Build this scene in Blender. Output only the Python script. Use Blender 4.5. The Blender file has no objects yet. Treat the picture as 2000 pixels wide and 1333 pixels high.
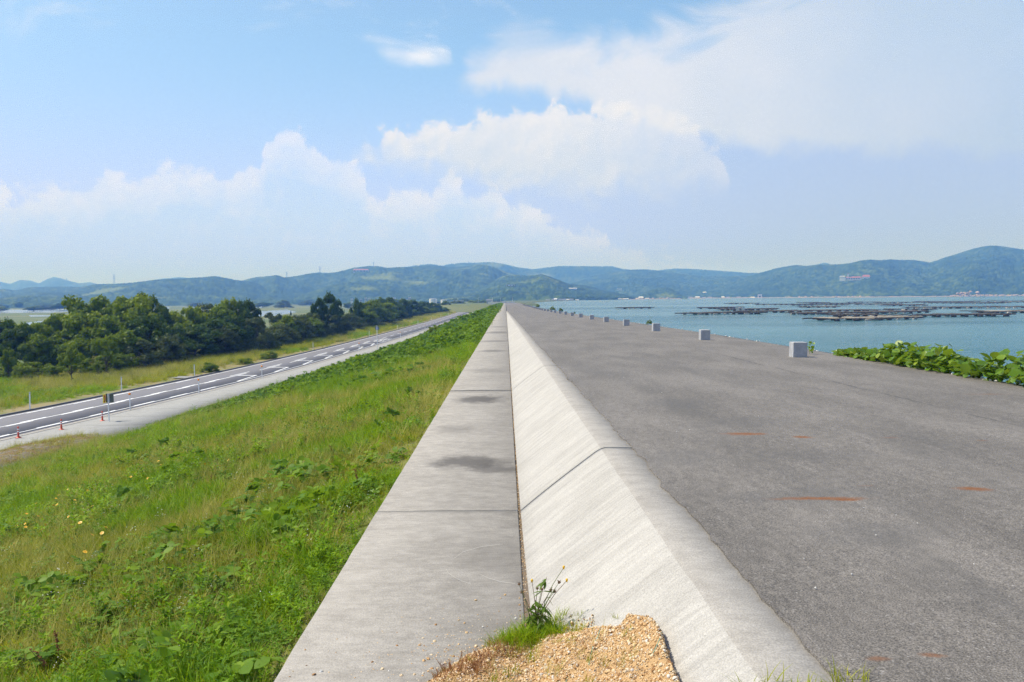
import bpy, bmesh, math, random
from mathutils.bvhtree import BVHTree
import numpy as np
from mathutils import Vector, Matrix, Euler

random.seed(7)
rng = np.random.default_rng(11)
R_ = math.radians
scene = bpy.context.scene
col = scene.collection

# ------------------------------------------------------------------ camera
CAM = np.array([0.0, 0.0, 1.48])
FPX, CX, CY = 1556.0, 1000.0, 666.5          # focal length and centre of a 2000 x 1333 frame
YAW, PITCH, ROLL = R_(-0.4328), R_(-3.0756), R_(-0.5)
RM = np.array((Matrix.Rotation(YAW, 3, 'Z') @ Matrix.Rotation(math.pi/2 + PITCH, 3, 'X') @ Matrix.Rotation(ROLL, 3, 'Z')))
cam_d = bpy.data.cameras.new('camera')
cam_d.sensor_width = 36.0
cam_d.lens = FPX / 2000.0 * 36.0
cam_d.clip_start = 0.05
cam_d.clip_end = 40000
cam = bpy.data.objects.new('camera', cam_d)
cam.matrix_world = Matrix.Translation(Vector(CAM)) @ Matrix(RM.tolist()).to_4x4()
col.objects.link(cam)
scene.camera = cam

def ray(px, py):
    return RM @ np.array([(px - CX)/FPX, (CY - py)/FPX, -1.0])
def at(px, py, D):
    d = ray(px, py); return CAM + d*(D/d[1])
def on(px, py, z):
    d = ray(px, py); return CAM + d*((z - CAM[2])/d[2])

# ------------------------------------------------------------------ sun, sky, exposure
SUN_EL = R_(54.0)
SUN_DIR = Vector((-0.965*math.cos(SUN_EL), 0.262*math.cos(SUN_EL), math.sin(SUN_EL)))   # towards the sun
sun_d = bpy.data.lights.new('sun', 'SUN')
sun_d.energy = 4.4
sun_d.angle = R_(0.6)
sun_d.color = (1.0, 0.955, 0.88)
sun = bpy.data.objects.new('sun', sun_d)
sun.rotation_euler = (-SUN_DIR).to_track_quat('-Z', 'Y').to_euler()
sun.location = (-30, 0, 60)
col.objects.link(sun)
vs = scene.view_settings
vs.view_transform = 'Standard'; vs.look = 'None'; vs.gamma = 1.0; vs.exposure = 0.15; vs.use_curve_mapping = False
scene.cycles.use_denoising = True
scene.cycles.denoising_prefilter = 'FAST'
scene.cycles.max_bounces = 6
scene.cycles.diffuse_bounces = 3
scene.cycles.glossy_bounces = 2
scene.cycles.transmission_bounces = 3
scene.cycles.transparent_max_bounces = 6
scene.cycles.volume_bounces = 0

class NT:
    """small helper round a node tree"""
    def __init__(s, tree):
        s.t = tree; s.n = tree.nodes; s.l = tree.links
    def node(s, kind, **kw):
        n = s.n.new(kind)
        for k, v in kw.items():
            setattr(n, k, v)
        return n
    def put(s, sock, v):
        if v is None: return
        if isinstance(v, bpy.types.NodeSocket): s.l.new(v, sock)
        else: sock.default_value = v
    def m(s, op, a, b=None, c=None, clamp=False):
        n = s.node('ShaderNodeMath', operation=op, use_clamp=clamp)
        s.put(n.inputs[0], a); s.put(n.inputs[1], b); s.put(n.inputs[2], c)
        return n.outputs[0]
    def vm(s, op, a, b=None):
        n = s.node('ShaderNodeVectorMath', operation=op)
        s.put(n.inputs[0], a); s.put(n.inputs[1], b)
        return n.outputs['Value'] if op in ('LENGTH', 'DOT_PRODUCT') else n.outputs['Vector']
    def ss(s, v, lo, hi, a=0.0, b=1.0):
        n = s.node('ShaderNodeMapRange', interpolation_type='SMOOTHSTEP')
        for k, x in zip(('Value', 'From Min', 'From Max', 'To Min', 'To Max'), (v, lo, hi, a, b)):
            s.put(n.inputs[k], x)
        return n.outputs[0]
    def noise(s, vec, scale, detail=4.0, rough=0.55, dist=0.0):
        n = s.node('ShaderNodeTexNoise')
        s.put(n.inputs['Vector'], vec); n.inputs['Scale'].default_value = scale
        n.inputs['Detail'].default_value = detail; n.inputs['Roughness'].default_value = rough
        n.inputs['Distortion'].default_value = dist
        return n.outputs['Fac']
    def mix(s, f, a, b, mode='MIX'):
        n = s.node('ShaderNodeMix', data_type='RGBA', blend_type=mode)
        s.put(n.inputs[0], f)
        for i, v in ((6, a), (7, b)):
            if isinstance(v, (tuple, list)) and len(v) == 3: v = (*v, 1.0)
            s.put(n.inputs[i], v)
        return n.outputs[2]
    def ramp(s, f, stops):
        n = s.node('ShaderNodeValToRGB'); e = n.color_ramp.elements
        while len(e) < len(stops): e.new(0.5)
        for el, (p, c) in zip(e, stops):
            el.position = p; el.color = (*c, 1.0) if len(c) == 3 else c
        s.put(n.inputs[0], f)
        return n.outputs[0]
    def curve(s, f, pts):
        n = s.node('ShaderNodeFloatCurve'); c = n.mapping.curves[0]
        pts = sorted(pts)
        for _ in range(len(pts) - 2): c.points.new(0.5, 0.5)
        for p, (x, y) in zip(c.points, pts):
            p.location = (x, y); p.handle_type = 'VECTOR'
        n.mapping.use_clip = True; n.mapping.update()
        s.put(n.inputs['Value'], f)
        return n.outputs[0]
    def mapping(s, vec, scale=(1, 1, 1), rot=(0, 0, 0), loc=(0, 0, 0)):
        n = s.node('ShaderNodeMapping')
        s.put(n.inputs['Vector'], vec)
        n.inputs['Scale'].default_value = scale; n.inputs['Rotation'].default_value = rot; n.inputs['Location'].default_value = loc
        return n.outputs[0]

def srgb(r, g, b):
    f = lambda c: (c/255.0/12.92) if c/255.0 <= 0.04045 else ((c/255.0 + 0.055)/1.055)**2.4
    return (f(r), f(g), f(b))

# the sky: Nishita daylight with summer clouds that stand at their compass bearing and height
world = bpy.data.worlds.new('World'); scene.world = world; world.use_nodes = True
w = NT(world.node_tree); w.n.clear()
sky = w.node('ShaderNodeTexSky', sky_type='NISHITA')
sky.sun_disc = False; sky.sun_elevation = SUN_EL
sky.sun_rotation = math.atan2(SUN_DIR.x, SUN_DIR.y)
sky.altitude = 20; sky.air_density = 1.0; sky.dust_density = 1.6; sky.ozone_density = 1.6
gen = w.node('ShaderNodeTexCoord').outputs['Generated']
sep = w.node('ShaderNodeSeparateXYZ'); w.l.new(gen, sep.inputs[0])
az = w.m('DEGREES', w.m('ARCTAN2', sep.outputs[0], sep.outputs[1]))
el = w.m('DEGREES', w.m('ARCSINE', sep.outputs[2]))
AZ0, AZS, ELS = -60.0, 120.0, 30.0
u = w.m('DIVIDE', w.m('SUBTRACT', az, AZ0), AZS, clamp=True)
def sky_pts(pp):
    out = []
    for px, py in pp:
        d = ray(px, py); d = d/np.linalg.norm(d)
        a = math.degrees(math.atan2(d[0], d[1])); e = math.degrees(math.asin(d[2]))
        out.append(((a - AZ0)/AZS, min(max(e/ELS, 0.0), 1.0)))
    out = sorted(out)
    if out[0][0] > 0: out.insert(0, (0.0, out[0][1]))
    if out[-1][0] < 1: out.append((1.0, out[-1][1]))
    return out
def profile(pp):
    return w.m('MULTIPLY', w.curve(u, sky_pts(pp)), ELS)
billow = w.noise(gen, 26.0, 7.0, 0.62, 0.3)
billow2 = w.noise(w.vm('ADD', gen, (0.006, -0.002, -0.008)), 26.0, 7.0, 0.62, 0.3)
broad = w.noise(gen, 7.0, 3.0, 0.5)
wisp = w.noise(w.mapping(gen, (9.0, 9.0, 22.0), (0.0, 0.45, 0.0)), 1.0, 6.0, 0.6, 0.8)
bumps = w.m('MULTIPLY', w.m('SUBTRACT', billow, 0.5), 5.5)
lit = w.m('MULTIPLY', w.m('SUBTRACT', billow, billow2), 1.6)
base_sky = w.vm('MULTIPLY', sky.outputs[0], (0.15, 0.15, 0.15))
# pale summer air near the horizon
colr = w.mix(w.ss(el, 34.0, -1.0, 0.0, 0.97), base_sky, w.mix(w.ss(el, 20.0, 4.0), (0.27, 0.60, 1.0, 1.0), (0.53, 0.645, 1.14, 1.0)))
colr = w.mix(w.ss(el, 7.0, 0.0, 0.0, 0.9), colr, (0.42, 0.60, 1.55, 1.0))
# far right the air under the cloud sheet is greyer
colr = w.mix(w.m('MULTIPLY', w.ss(az, -10.0, 28.0, 0.0, 0.92), w.ss(el, 18.0, 9.0)), colr, (0.42, 0.545, 0.84, 1.0))
# cumulus band low over the plain
topA = profile([(-900, 400), (-400, 350), (-200, 392), (0, 362), (40, 366), (100, 362), (190, 352), (200, 327), (230, 338), (260, 345), (300, 342), (315, 322),
                (340, 330), (400, 331), (430, 338), (470, 335), (490, 330), (508, 322), (516, 275), (540, 262), (565, 252), (590, 262), (602, 280), (635, 290),
                (660, 300), (680, 318), (700, 328), (715, 350), (722, 382), (740, 385), (755, 377), (775, 370), (815, 373), (835, 384), (850, 382), (858, 345),
                (875, 337), (900, 347), (920, 352), (940, 367), (965, 370), (985, 382), (1010, 397), (1060, 402), (1100, 430), (1250, 490), (1500, 545), (1800, 560), (2300, 520), (2800, 440)])
aA = w.ss(w.m('ADD', w.m('SUBTRACT', topA, el), bumps), -0.05, 0.75)
aA = w.m('MULTIPLY', aA, w.ss(el, 1.0, 6.2, 0.10, 1.0))
shadeA = w.m('ADD', w.ss(w.m('SUBTRACT', topA, el), 3.8, 0.0, 0.0, 0.8), lit, clamp=True)
cA = w.mix(shadeA, (0.52, 0.69, 1.04, 1.0), (0.76, 0.81, 0.98, 1.0))
colr = w.mix(w.m('MULTIPLY', aA, 0.80), colr, cA)
# the big sheet spreading from the storm cloud on the right
topC = profile([(-900, 900), (690, 900), (880, 230), (915, 128), (950, 105), (990, 75), (1010, 62), (1060, 66), (1120, 72), (1200, 62), (1260, 58), (1310, 42), (1360, 22), (1400, 2), (1500, -40), (1700, -120), (2100, -160), (2800, -100)])
botC = profile([(-900, 100), (690, 100), (880, 180), (930, 190), (1050, 188), (1100, 200), (1250, 250), (1400, 288), (1600, 308), (1820, 318), (2000, 320), (2800, 320)])
soft = w.m('MULTIPLY', w.m('SUBTRACT', wisp, 0.5), 9.0)
aC = w.m('MULTIPLY', w.ss(w.m('ADD', w.m('SUBTRACT', topC, el), soft), -1.4, 2.6), w.ss(w.m('ADD', w.m('SUBTRACT', el, botC), w.m('MULTIPLY', bumps, 0.6)), -0.25, 1.3))
aC = w.m('MULTIPLY', aC, w.ss(az, 44.0, 12.0, 0.62, 0.96))
cC = w.mix(w.m('ADD', w.ss(az, 36.0, 4.0, 0.05, 0.85), w.m('MULTIPLY', w.m('SUBTRACT', broad, 0.5), 0.9), clamp=True), srgb(184, 204, 230), srgb(224, 228, 239))
colr = w.mix(aC, colr, cC)
# the heaped cloud in the middle
topB = profile([(-900, 900), (640, 420), (690, 285), (702, 270), (740, 252), (760, 246), (800, 250), (830, 236), (880, 229), (905, 219), (940, 213), (1000, 213), (1040, 222), (1080, 225),
                (1086, 212), (1110, 205), (1150, 203), (1180, 206), (1230, 206), (1290, 214), (1340, 232), (1380, 262), (1408, 300), (1424, 345), (1440, 420), (1500, 900), (2800, 900)])
botB = profile([(-900, 200), (690, 283), (750, 306), (820, 322), (900, 345), (1000, 372), (1150, 380), (1300, 372), (1420, 362), (1500, 330), (2800, 300)])
aB = w.m('MULTIPLY', w.ss(w.m('ADD', w.m('SUBTRACT', topB, el), bumps), -0.1, 0.7), w.ss(w.m('ADD', w.m('SUBTRACT', el, botB), w.m('MULTIPLY', bumps, 0.8)), -1.3, 1.8))
cB = w.mix(w.m('ADD', w.ss(w.m('SUBTRACT', topB, el), 4.2, 0.0, 0.10, 0.80), lit, clamp=True), srgb(208, 219, 236), srgb(235, 235, 239))
colr = w.mix(w.m('MULTIPLY', aB, w.ss(az, 4.0, 16.0, 0.90, 0.45)), colr, cB)
# a torn wisp left of the sheet
topW = profile([(-900, 900), (660, 400), (694, 78), (760, 74), (800, 82), (870, 84), (890, 105), (915, 400), (2800, 900)])
botW = profile([(-900, 0), (690, 74), (720, 96), (760, 122), (800, 134), (880, 120), (915, 100), (2800, 0)])
aW = w.m('MULTIPLY', w.ss(w.m('ADD', w.m('SUBTRACT', topW, el), w.m('MULTIPLY', soft, 0.55)), 0.0, 1.6), w.ss(w.m('ADD', w.m('SUBTRACT', el, botW), w.m('MULTIPLY', soft, 0.35)), -0.2, 1.2))
colr = w.mix(w.m('MULTIPLY', aW, 0.85), colr, srgb(240, 242, 248))
# thin streaks higher up, all round
thin = w.m('MULTIPLY', w.ss(wisp, 0.56, 0.80, 0.0, 0.42), w.ss(el, 13.0, 19.0))
colr = w.mix(thin, colr, srgb(228, 235, 246))
bg = w.node('ShaderNodeBackground'); w.l.new(colr, bg.inputs['Color']); bg.inputs['Strength'].default_value = 1.0
wo = w.node('ShaderNodeOutputWorld'); w.l.new(bg.outputs[0], wo.inputs['Surface'])

# ------------------------------------------------------------------ helpers
def tag(o, label=None, cat=None, group=None, kind=None):
    for k, v in (('label', label), ('category', cat), ('group', group), ('kind', kind)):
        if v: o[k] = v
    return o
def empty(name, loc=(0, 0, 0), rz=0.0):
    o = bpy.data.objects.new(name, None); col.objects.link(o)
    o.location = loc; o.rotation_euler = (0, 0, rz); o.empty_display_size = 0.2
    return o
def link_obj(name, me, parent=None, loc=(0, 0, 0), rot=(0, 0, 0), scale=(1, 1, 1)):
    o = bpy.data.objects.new(name, me); col.objects.link(o)
    o.location = loc; o.rotation_euler = rot; o.scale = scale
    if parent: o.parent = parent
    return o
def copy_tree(o, parent=None):
    c = o.copy(); col.objects.link(c)
    if parent: c.parent = parent
    for ch in list(o.children):
        copy_tree(ch, c)
    return c

class MB:
    def __init__(s): s.v = []; s.f = []; s.mi = []
    def quad(s, a, b, c, d, m=0):
        i = len(s.v); s.v += [tuple(a), tuple(b), tuple(c), tuple(d)]; s.f.append((i, i+1, i+2, i+3)); s.mi.append(m)
    def tri(s, a, b, c, m=0):
        i = len(s.v); s.v += [tuple(a), tuple(b), tuple(c)]; s.f.append((i, i+1, i+2)); s.mi.append(m)
    def box(s, c, size, m=0, rz=0.0):
        x, y, z = (k/2 for k in size); cs, sn = math.cos(rz), math.sin(rz); i = len(s.v)
        for dz in (-z, z):
            for dx, dy in ((-x, -y), (x, -y), (x, y), (-x, y)):
                s.v.append((c[0] + dx*cs - dy*sn, c[1] + dx*sn + dy*cs, c[2] + dz))
        for f in ((0, 3, 2, 1), (4, 5, 6, 7), (0, 1, 5, 4), (1, 2, 6, 5), (2, 3, 7, 6), (3, 0, 4, 7)):
            s.f.append(tuple(i + k for k in f)); s.mi.append(m)
    def tube(s, pts, rad, n=8, m=0, cap=True):
        pts = [Vector(p) for p in pts]; rings = []
        up = Vector((0, 0, 1))
        for k, p in enumerate(pts):
            t = (pts[min(k+1, len(pts)-1)] - pts[max(k-1, 0)])
            t = t.normalized() if t.length > 1e-9 else Vector((0, 0, 1))
            a = t.cross(up if abs(t.z) < 0.95 else Vector((1, 0, 0))).normalized(); b = t.cross(a)
            r = rad[k] if isinstance(rad, (list, tuple)) else rad
            i = len(s.v)
            for j in range(n):
                an = 2*math.pi*j/n; s.v.append(tuple(p + (a*math.cos(an) + b*math.sin(an))*r))
            rings.append(i)
        for i0, i1 in zip(rings, rings[1:]):
            for j in range(n):
                s.f.append((i0+j, i1+j, i1+(j+1) % n, i0+(j+1) % n)); s.mi.append(m)
        if cap:
            s.f.append(tuple(rings[0]+j for j in range(n))); s.mi.append(m)
            s.f.append(tuple(rings[-1]+n-1-j for j in range(n))); s.mi.append(m)
    def lathe(s, prof, n=16, c=(0, 0, 0), m=0):
        i = len(s.v)
        for r, z in prof:
            for j in range(n):
                an = 2*math.pi*j/n; s.v.append((c[0] + r*math.cos(an), c[1] + r*math.sin(an), c[2] + z))
        for k in range(len(prof)-1):
            for j in range(n):
                s.f.append((i+k*n+j, i+k*n+(j+1) % n, i+(k+1)*n+(j+1) % n, i+(k+1)*n+j)); s.mi.append(m)
        s.f.append(tuple(i+(len(prof)-1)*n+j for j in range(n))); s.mi.append(m)
        s.f.append(tuple(i+n-1-j for j in range(n))); s.mi.append(m)
    def mesh(s, name, mats, smooth=False, tint=None):
        me = bpy.data.meshes.new(name); me.from_pydata(s.v, [], s.f)
        for mt in (mats if isinstance(mats, (list, tuple)) else [mats]): me.materials.append(mt)
        if any(s.mi): me.polygons.foreach_set('material_index', s.mi)
        if smooth: me.polygons.foreach_set('use_smooth', [True]*len(me.polygons))
        me.update(); return me
    def build(s, name, mats, parent=None, smooth=False, **kw):
        return link_obj(name, s.mesh(name, mats, smooth), parent, **kw)

def np_mesh(name, V, F, mats, smooth=False, tint=None):
    """V (n,3), F (m,k) arrays; tint = one value per face"""
    me = bpy.data.meshes.new(name); V = np.asarray(V, np.float32); F = np.asarray(F, np.int32); k = F.shape[1]
    me.vertices.add(len(V)); me.vertices.foreach_set('co', V.ravel())
    me.loops.add(F.size); me.loops.foreach_set('vertex_index', F.ravel())
    me.polygons.add(len(F)); me.polygons.foreach_set('loop_start', np.arange(0, F.size, k, dtype=np.int32))
    me.polygons.foreach_set('loop_total', np.full(len(F), k, np.int32))
    for mt in (mats if isinstance(mats, (list, tuple)) else [mats]): me.materials.append(mt)
    if smooth: me.polygons.foreach_set('use_smooth', np.ones(len(F), bool))
    if tint is not None:
        t = np.asarray(tint, np.float32)
        a = me.attributes.new('tint', 'FLOAT', 'FACE' if len(t) == len(F) else 'POINT'); a.data.foreach_set('value', t)
    me.update(calc_edges=True); me.validate(); return me
def grid_faces(nu, nv):
    i = np.arange(nu*nv).reshape(nu, nv)
    return np.stack([i[:-1, :-1], i[1:, :-1], i[1:, 1:], i[:-1, 1:]], -1).reshape(-1, 4)

def _h(ix, iy, s):
    n = (ix.astype(np.int64)*374761393 + iy.astype(np.int64)*668265263 + s*974634777) & 0x7fffffff
    n = ((n ^ (n >> 13))*1274126177) & 0x7fffffff
    n = ((n ^ (n >> 16))*1911520717) & 0x7fffffff
    return (n & 0xffff)/65535.0
def vn(x, y, s=0):
    x = np.asarray(x, float); y = np.asarray(y, float)
    ix = np.floor(x).astype(np.int64); iy = np.floor(y).astype(np.int64); fx = x - ix; fy = y - iy
    fx = fx*fx*(3-2*fx); fy = fy*fy*(3-2*fy)
    a = _h(ix, iy, s)*(1-fx) + _h(ix+1, iy, s)*fx; b = _h(ix, iy+1, s)*(1-fx) + _h(ix+1, iy+1, s)*fx
    return a*(1-fy) + b*fy
def fbm(x, y, s=0, o=4):
    r = 0; a = 0.5; t = 0
    for k in range(o):
        r = r + a*vn(x*2**k, y*2**k, s+k); t += a; a *= 0.5
    return r/t
def worley(x, y, s=0):
    """distance to, and a random value of, the nearest point of a jittered lattice"""
    ix = np.floor(x).astype(np.int64); iy = np.floor(y).astype(np.int64)
    best = np.full(x.shape, 9.0); val = np.zeros(x.shape)
    for dx in (-1, 0, 1):
        for dy in (-1, 0, 1):
            cx = ix+dx; cy = iy+dy
            d = np.hypot(cx + 0.15 + 0.7*_h(cx, cy, s) - x, cy + 0.15 + 0.7*_h(cx, cy, s+1) - y)
            m = d < best; best = np.where(m, d, best); val = np.where(m, _h(cx, cy, s+2), val)
    return best, val

# ------------------------------------------------------------------ materials
def new_mat(name):
    mt = bpy.data.materials.new(name); mt.use_nodes = True
    t = NT(mt.node_tree); bsdf = t.n['Principled BSDF']
    return mt, t, bsdf
def bump(t, bsdf, h, strength, dist):
    b = t.node('ShaderNodeBump'); b.inputs['Strength'].default_value = strength; b.inputs['Distance'].default_value = dist
    t.put(b.inputs['Height'], h); t.l.new(b.outputs[0], bsdf.inputs['Normal'])
def plain(name, c, rough=0.6, var=0.12, scale=6.0, metal=0.0, bmp=0.0):
    mt, t, b = new_mat(name)
    pos = t.node('ShaderNodeTexCoord').outputs['Object']
    n = t.noise(pos, scale, 5.0, 0.6)
    c1 = tuple(max(0, k*(1-var)) for k in c); c2 = tuple(min(1, k*(1+var)) for k in c)
    t.put(b.inputs['Base Color'], t.mix(n, c1, c2))
    b.inputs['Roughness'].default_value = rough; b.inputs['Metallic'].default_value = metal
    if bmp: bump(t, b, n, bmp, 0.01)
    return mt
def leafy(name, c_lo, c_mid, c_hi, trans=0.35, rough=0.5, rand=True, patch=None, spec=0.12):
    """foliage: colour varies per plant and per leaf, light shines through"""
    mt, t, b = new_mat(name)
    f = t.node('ShaderNodeAttribute', attribute_name='tint').outputs['Fac']
    if rand:
        r = t.node('ShaderNodeObjectInfo').outputs['Random']
        f = t.m('ADD', t.m('MULTIPLY', f, 0.6), t.m('MULTIPLY', r, 0.4))
    if patch:
        p = t.node('ShaderNodeNewGeometry').outputs['Position']
        f = t.m('ADD', f, t.m('MULTIPLY', t.m('SUBTRACT', t.noise(p, patch, 3.0), 0.5), 0.7), clamp=True)
    c = t.ramp(f, [(0.0, c_lo), (0.5, c_mid), (1.0, c_hi)])
    t.put(b.inputs['Base Color'], c); b.inputs['Roughness'].default_value = rough
    b.inputs['Specular IOR Level'].default_value = spec
    tr = t.node('ShaderNodeBsdfTranslucent'); t.put(tr.inputs['Color'], t.mix(0.5, c, (c_hi[0]*1.2, c_hi[1]*1.2, c_hi[2]*0.7)))
    mx = t.node('ShaderNodeMixShader'); mx.inputs[0].default_value = trans
    out = t.n['Material Output']
    t.l.new(b.outputs[0], mx.inputs[1]); t.l.new(tr.outputs[0], mx.inputs[2]); t.l.new(mx.outputs[0], out.inputs['Surface'])
    return mt
def spot(t, pos, c, r, ang=0.0, wob=0.35, nscale=6.0, soft=(1.0, 0.35)):
    """1 inside a ragged ellipse lying on the ground at c with half-axes r"""
    p = t.vm('SUBTRACT', pos, (c[0], c[1], 0.0))
    mp = t.mapping(p, (1/r[0], 1/r[1], 0.0), (0, 0, 0))
    if ang:
        p2 = t.node('ShaderNodeVectorRotate', rotation_type='Z_AXIS'); t.put(p2.inputs['Vector'], p); p2.inputs['Angle'].default_value = -ang
        t.l.new(p2.outputs[0], mp.node.inputs['Vector'])
    d = t.vm('LENGTH', mp)
    d = t.m('ADD', d, t.m('MULTIPLY', t.m('SUBTRACT', t.noise(pos, nscale, 5.0, 0.65), 0.5), wob*2))
    return t.ss(d, soft[0], soft[1])

M = {}
# old asphalt of the dike road
mt, t, b = new_mat('old_asphalt'); M['asphalt'] = mt
pos = t.node('ShaderNodeTexCoord').outputs['Object']
grit = t.noise(pos, 120.0, 3.0, 0.8); grit2 = t.noise(pos, 48.0, 4.0, 0.75); grit3 = t.noise(t.mapping(pos, (1.0, 0.5, 1.0)), 16.0, 5.0, 0.75)
blot = t.noise(t.mapping(pos, (1.0, 0.35, 1.0)), 0.9, 5.0, 0.6)
c = t.mix(t.ss(blot, 0.30, 0.72), (0.150, 0.136, 0.120), (0.220, 0.200, 0.178))
c = t.mix(t.ss(grit, 0.36, 0.68), t.vm('MULTIPLY', c, (0.42, 0.42, 0.42)), t.vm('MULTIPLY', c, (1.62, 1.61, 1.58)))
c = t.mix(t.ss(grit3, 0.30, 0.70), t.vm('MULTIPLY', c, (0.80, 0.80, 0.80)), t.vm('MULTIPLY', c, (1.16, 1.16, 1.16)))
c = t.mix(t.ss(grit2, 0.59, 0.70, 0.0, 0.7), c, (0.50, 0.48, 0.45))
c = t.mix(t.ss(grit2, 0.38, 0.28, 0.0, 0.55), c, (0.055, 0.053, 0.05))
sx = t.node('ShaderNodeSeparateXYZ'); t.l.new(pos, sx.inputs[0])
wobx = t.m('ADD', sx.outputs[0], t.m('MULTIPLY', t.m('SUBTRACT', t.noise(pos, 0.8, 5.0, 0.7), 0.5), 0.35))
seam = t.ss(t.m('ABSOLUTE', t.m('SUBTRACT', wobx, 5.8)), 0.035, 0.012)
c = t.mix(t.m('MULTIPLY', seam, t.ss(t.noise(pos, 2.0, 3.0), 0.40, 0.60, 0.15, 0.75)), c, (0.07, 0.066, 0.06))
for xb in (2.5, 4.1):
    c = t.mix(t.m('MULTIPLY', t.ss(t.m('ABSOLUTE', t.m('SUBTRACT', wobx, xb)), 0.55, 0.1), t.ss(t.noise(t.mapping(pos, (1.0, 0.2, 1.0)), 1.5, 5.0, 0.7), 0.42, 0.66, 0.0, 0.45)), c, (0.09, 0.086, 0.08))
for cx_, cy_, r_, a_ in ((1460, 830, (0.9, 0.55), 0.5), (1330, 790, (0.7, 0.8), 0.0), (1330, 900, (0.5, 0.6), 0), (1560, 980, (0.8, 0.3), 0.1), (1700, 1060, (0.6, 0.35), 0.2), (1150, 720, (0.5, 2.2), 0.1), (1250, 700, (0.5, 2.8), 0.35), (1600, 900, (0.7, 0.4), 0)):
    p = on(cx_, cy_, -0.06)
    c = t.mix(t.m('MULTIPLY', spot(t, pos, p, r_, a_, 0.5, 3.0), 0.30), c, (0.10, 0.096, 0.092))
for cx_, cy_, r_, a_, k_ in ((1452, 852, (0.26, 0.11), -0.1, 1.0), (1568, 860, (0.12, 0.08), -0.6, 0.95), (1600, 985, (0.36, 0.055), -0.06, 0.95), (1652, 988, (0.12, 0.045), -0.1, 1.0), (1903, 968, (0.14, 0.075), -0.25, 1.0),
                            (1822, 1306, (0.06, 0.025), -0.2, 0.7), (1715, 1312, (0.05, 0.025), 0, 0.6), (1930, 771, (0.35, 0.05), 0, 0.5), (1917, 868, (0.07, 0.04), 0, 0.5), (1740, 862, (0.1, 0.06), 0, 0.3), (1690, 960, (0.07, 0.02), 0, 0.35)):
    p = on(cx_, cy_, -0.05)
    s_ = t.m('MULTIPLY', spot(t, pos, p, r_, a_, 0.85, 9.0, (1.3, 0.15)), t.ss(t.noise(pos, 60.0, 4.0, 0.75), 0.28, 0.52, 0.5, 1.0))
    c = t.mix(t.m('MULTIPLY', s_, k_), c, t.mix(t.noise(pos, 55.0, 3.0), (0.31, 0.12, 0.025), (0.10, 0.034, 0.012)))
t.put(b.inputs['Base Color'], c); b.inputs['Roughness'].default_value = 0.7; b.inputs['Specular IOR Level'].default_value = 0.36
bump(t, b, t.m('ADD', grit, t.m('MULTIPLY', grit2, 0.8)), 0.55, 0.006)

# weathered concrete: flat walkway slabs
def concrete(name, lo, hi, streak=False, stains=()):
    mt, t, b = new_mat(name)
    pos = t.node('ShaderNodeTexCoord').outputs['Object']
    big = t.noise(pos, 1.1, 8.0, 0.70, 0.15)
    if streak:
        st = t.noise(t.mapping(pos, (0.9, 9.0, 0.9)), 1.0, 6.0, 0.68, 0.25)
        st2 = t.noise(t.mapping(pos, (3.0, 30.0, 3.0)), 1.0, 6.0, 0.75)
        f = t.m('ADD', t.m('MULTIPLY', st, 0.38), t.m('ADD', t.m('MULTIPLY', st2, 0.36), t.m('MULTIPLY', big, 0.30)))
        f = t.ss(f, 0.34, 0.66)
    else:
        st = t.noise(t.mapping(pos, (1.0, 1.5, 1.0)), 4.2, 9.0, 0.74, 0.15); st3 = t.noise(t.mapping(pos, (0.6, 2.2, 1.0)), 13.0, 6.0, 0.7)
        f = t.ss(t.m('ADD', t.m('MULTIPLY', big, 0.30), t.m('ADD', t.m('MULTIPLY', st, 0.45), t.m('MULTIPLY', st3, 0.25))), 0.36, 0.64)
    c = t.mix(f, lo, hi)
    fine = t.noise(pos, 120.0, 3.0, 0.7)
    c = t.mix(t.ss(fine, 0.3, 0.7), t.vm('MULTIPLY', c, (0.78, 0.78, 0.78)), t.vm('MULTIPLY', c, (1.19, 1.19, 1.18)))
    pores = t.noise(pos, 46.0, 2.0, 0.5)
    c = t.mix(t.ss(pores, 0.29, 0.23, 0.0, 0.5), c, (0.12, 0.115, 0.11))
    for cc, rr, aa, kk in stains:
        c = t.mix(t.m('MULTIPLY', spot(t, pos, cc, rr, aa, 0.75, 4.0, (1.2, 0.35)), kk), c, (0.10, 0.093, 0.086))
    t.put(b.inputs['Base Color'], c); b.inputs['Roughness'].default_value = 0.9; b.inputs['Specular IOR Level'].default_value = 0.25
    bump(t, b, t.m('ADD', fine, t.m('MULTIPLY', f, 1.5)), 0.35, 0.004)
    return mt
M['slab'] = concrete('walkway_concrete', (0.255, 0.236, 0.208), (0.395, 0.370, 0.330),
    stains=[((-0.50, 10.45), (0.62, 0.46), 0, 0.85), ((-0.15, 10.0), (0.34, 0.34), 0, 0.65), ((-0.58, 17.1), (0.62, 0.80), 0, 0.9), ((-0.9, 13.2), (0.35, 0.5), 0, 0.3), ((-0.6, 33.2), (0.6, 1.0), 0, 0.55), ((-0.5, 24.0), (0.8, 1.0), 0, 0.3),
            ((-0.6, 41.2), (0.9, 0.9), 0, 0.6), ((-0.6, 52.2), (0.9, 1.5), 0, 0.55), ((-0.6, 63.0), (0.9, 2.0), 0, 0.4), ((-0.1, 6.6), (0.35, 0.5), 0, 0.22), ((-0.7, 18.6), (0.9, 0.35), 0, 0.3)])
M['ramp'] = concrete('sloped_concrete', (0.325, 0.31, 0.282), (0.475, 0.455, 0.415), streak=True)
M['kerbtop'] = concrete('kerb_concrete', (0.30, 0.28, 0.25), (0.42, 0.396, 0.357))
M['berm'] = concrete('berm_concrete', (0.25, 0.25, 0.238), (0.34, 0.34, 0.325), streak=False)
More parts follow.
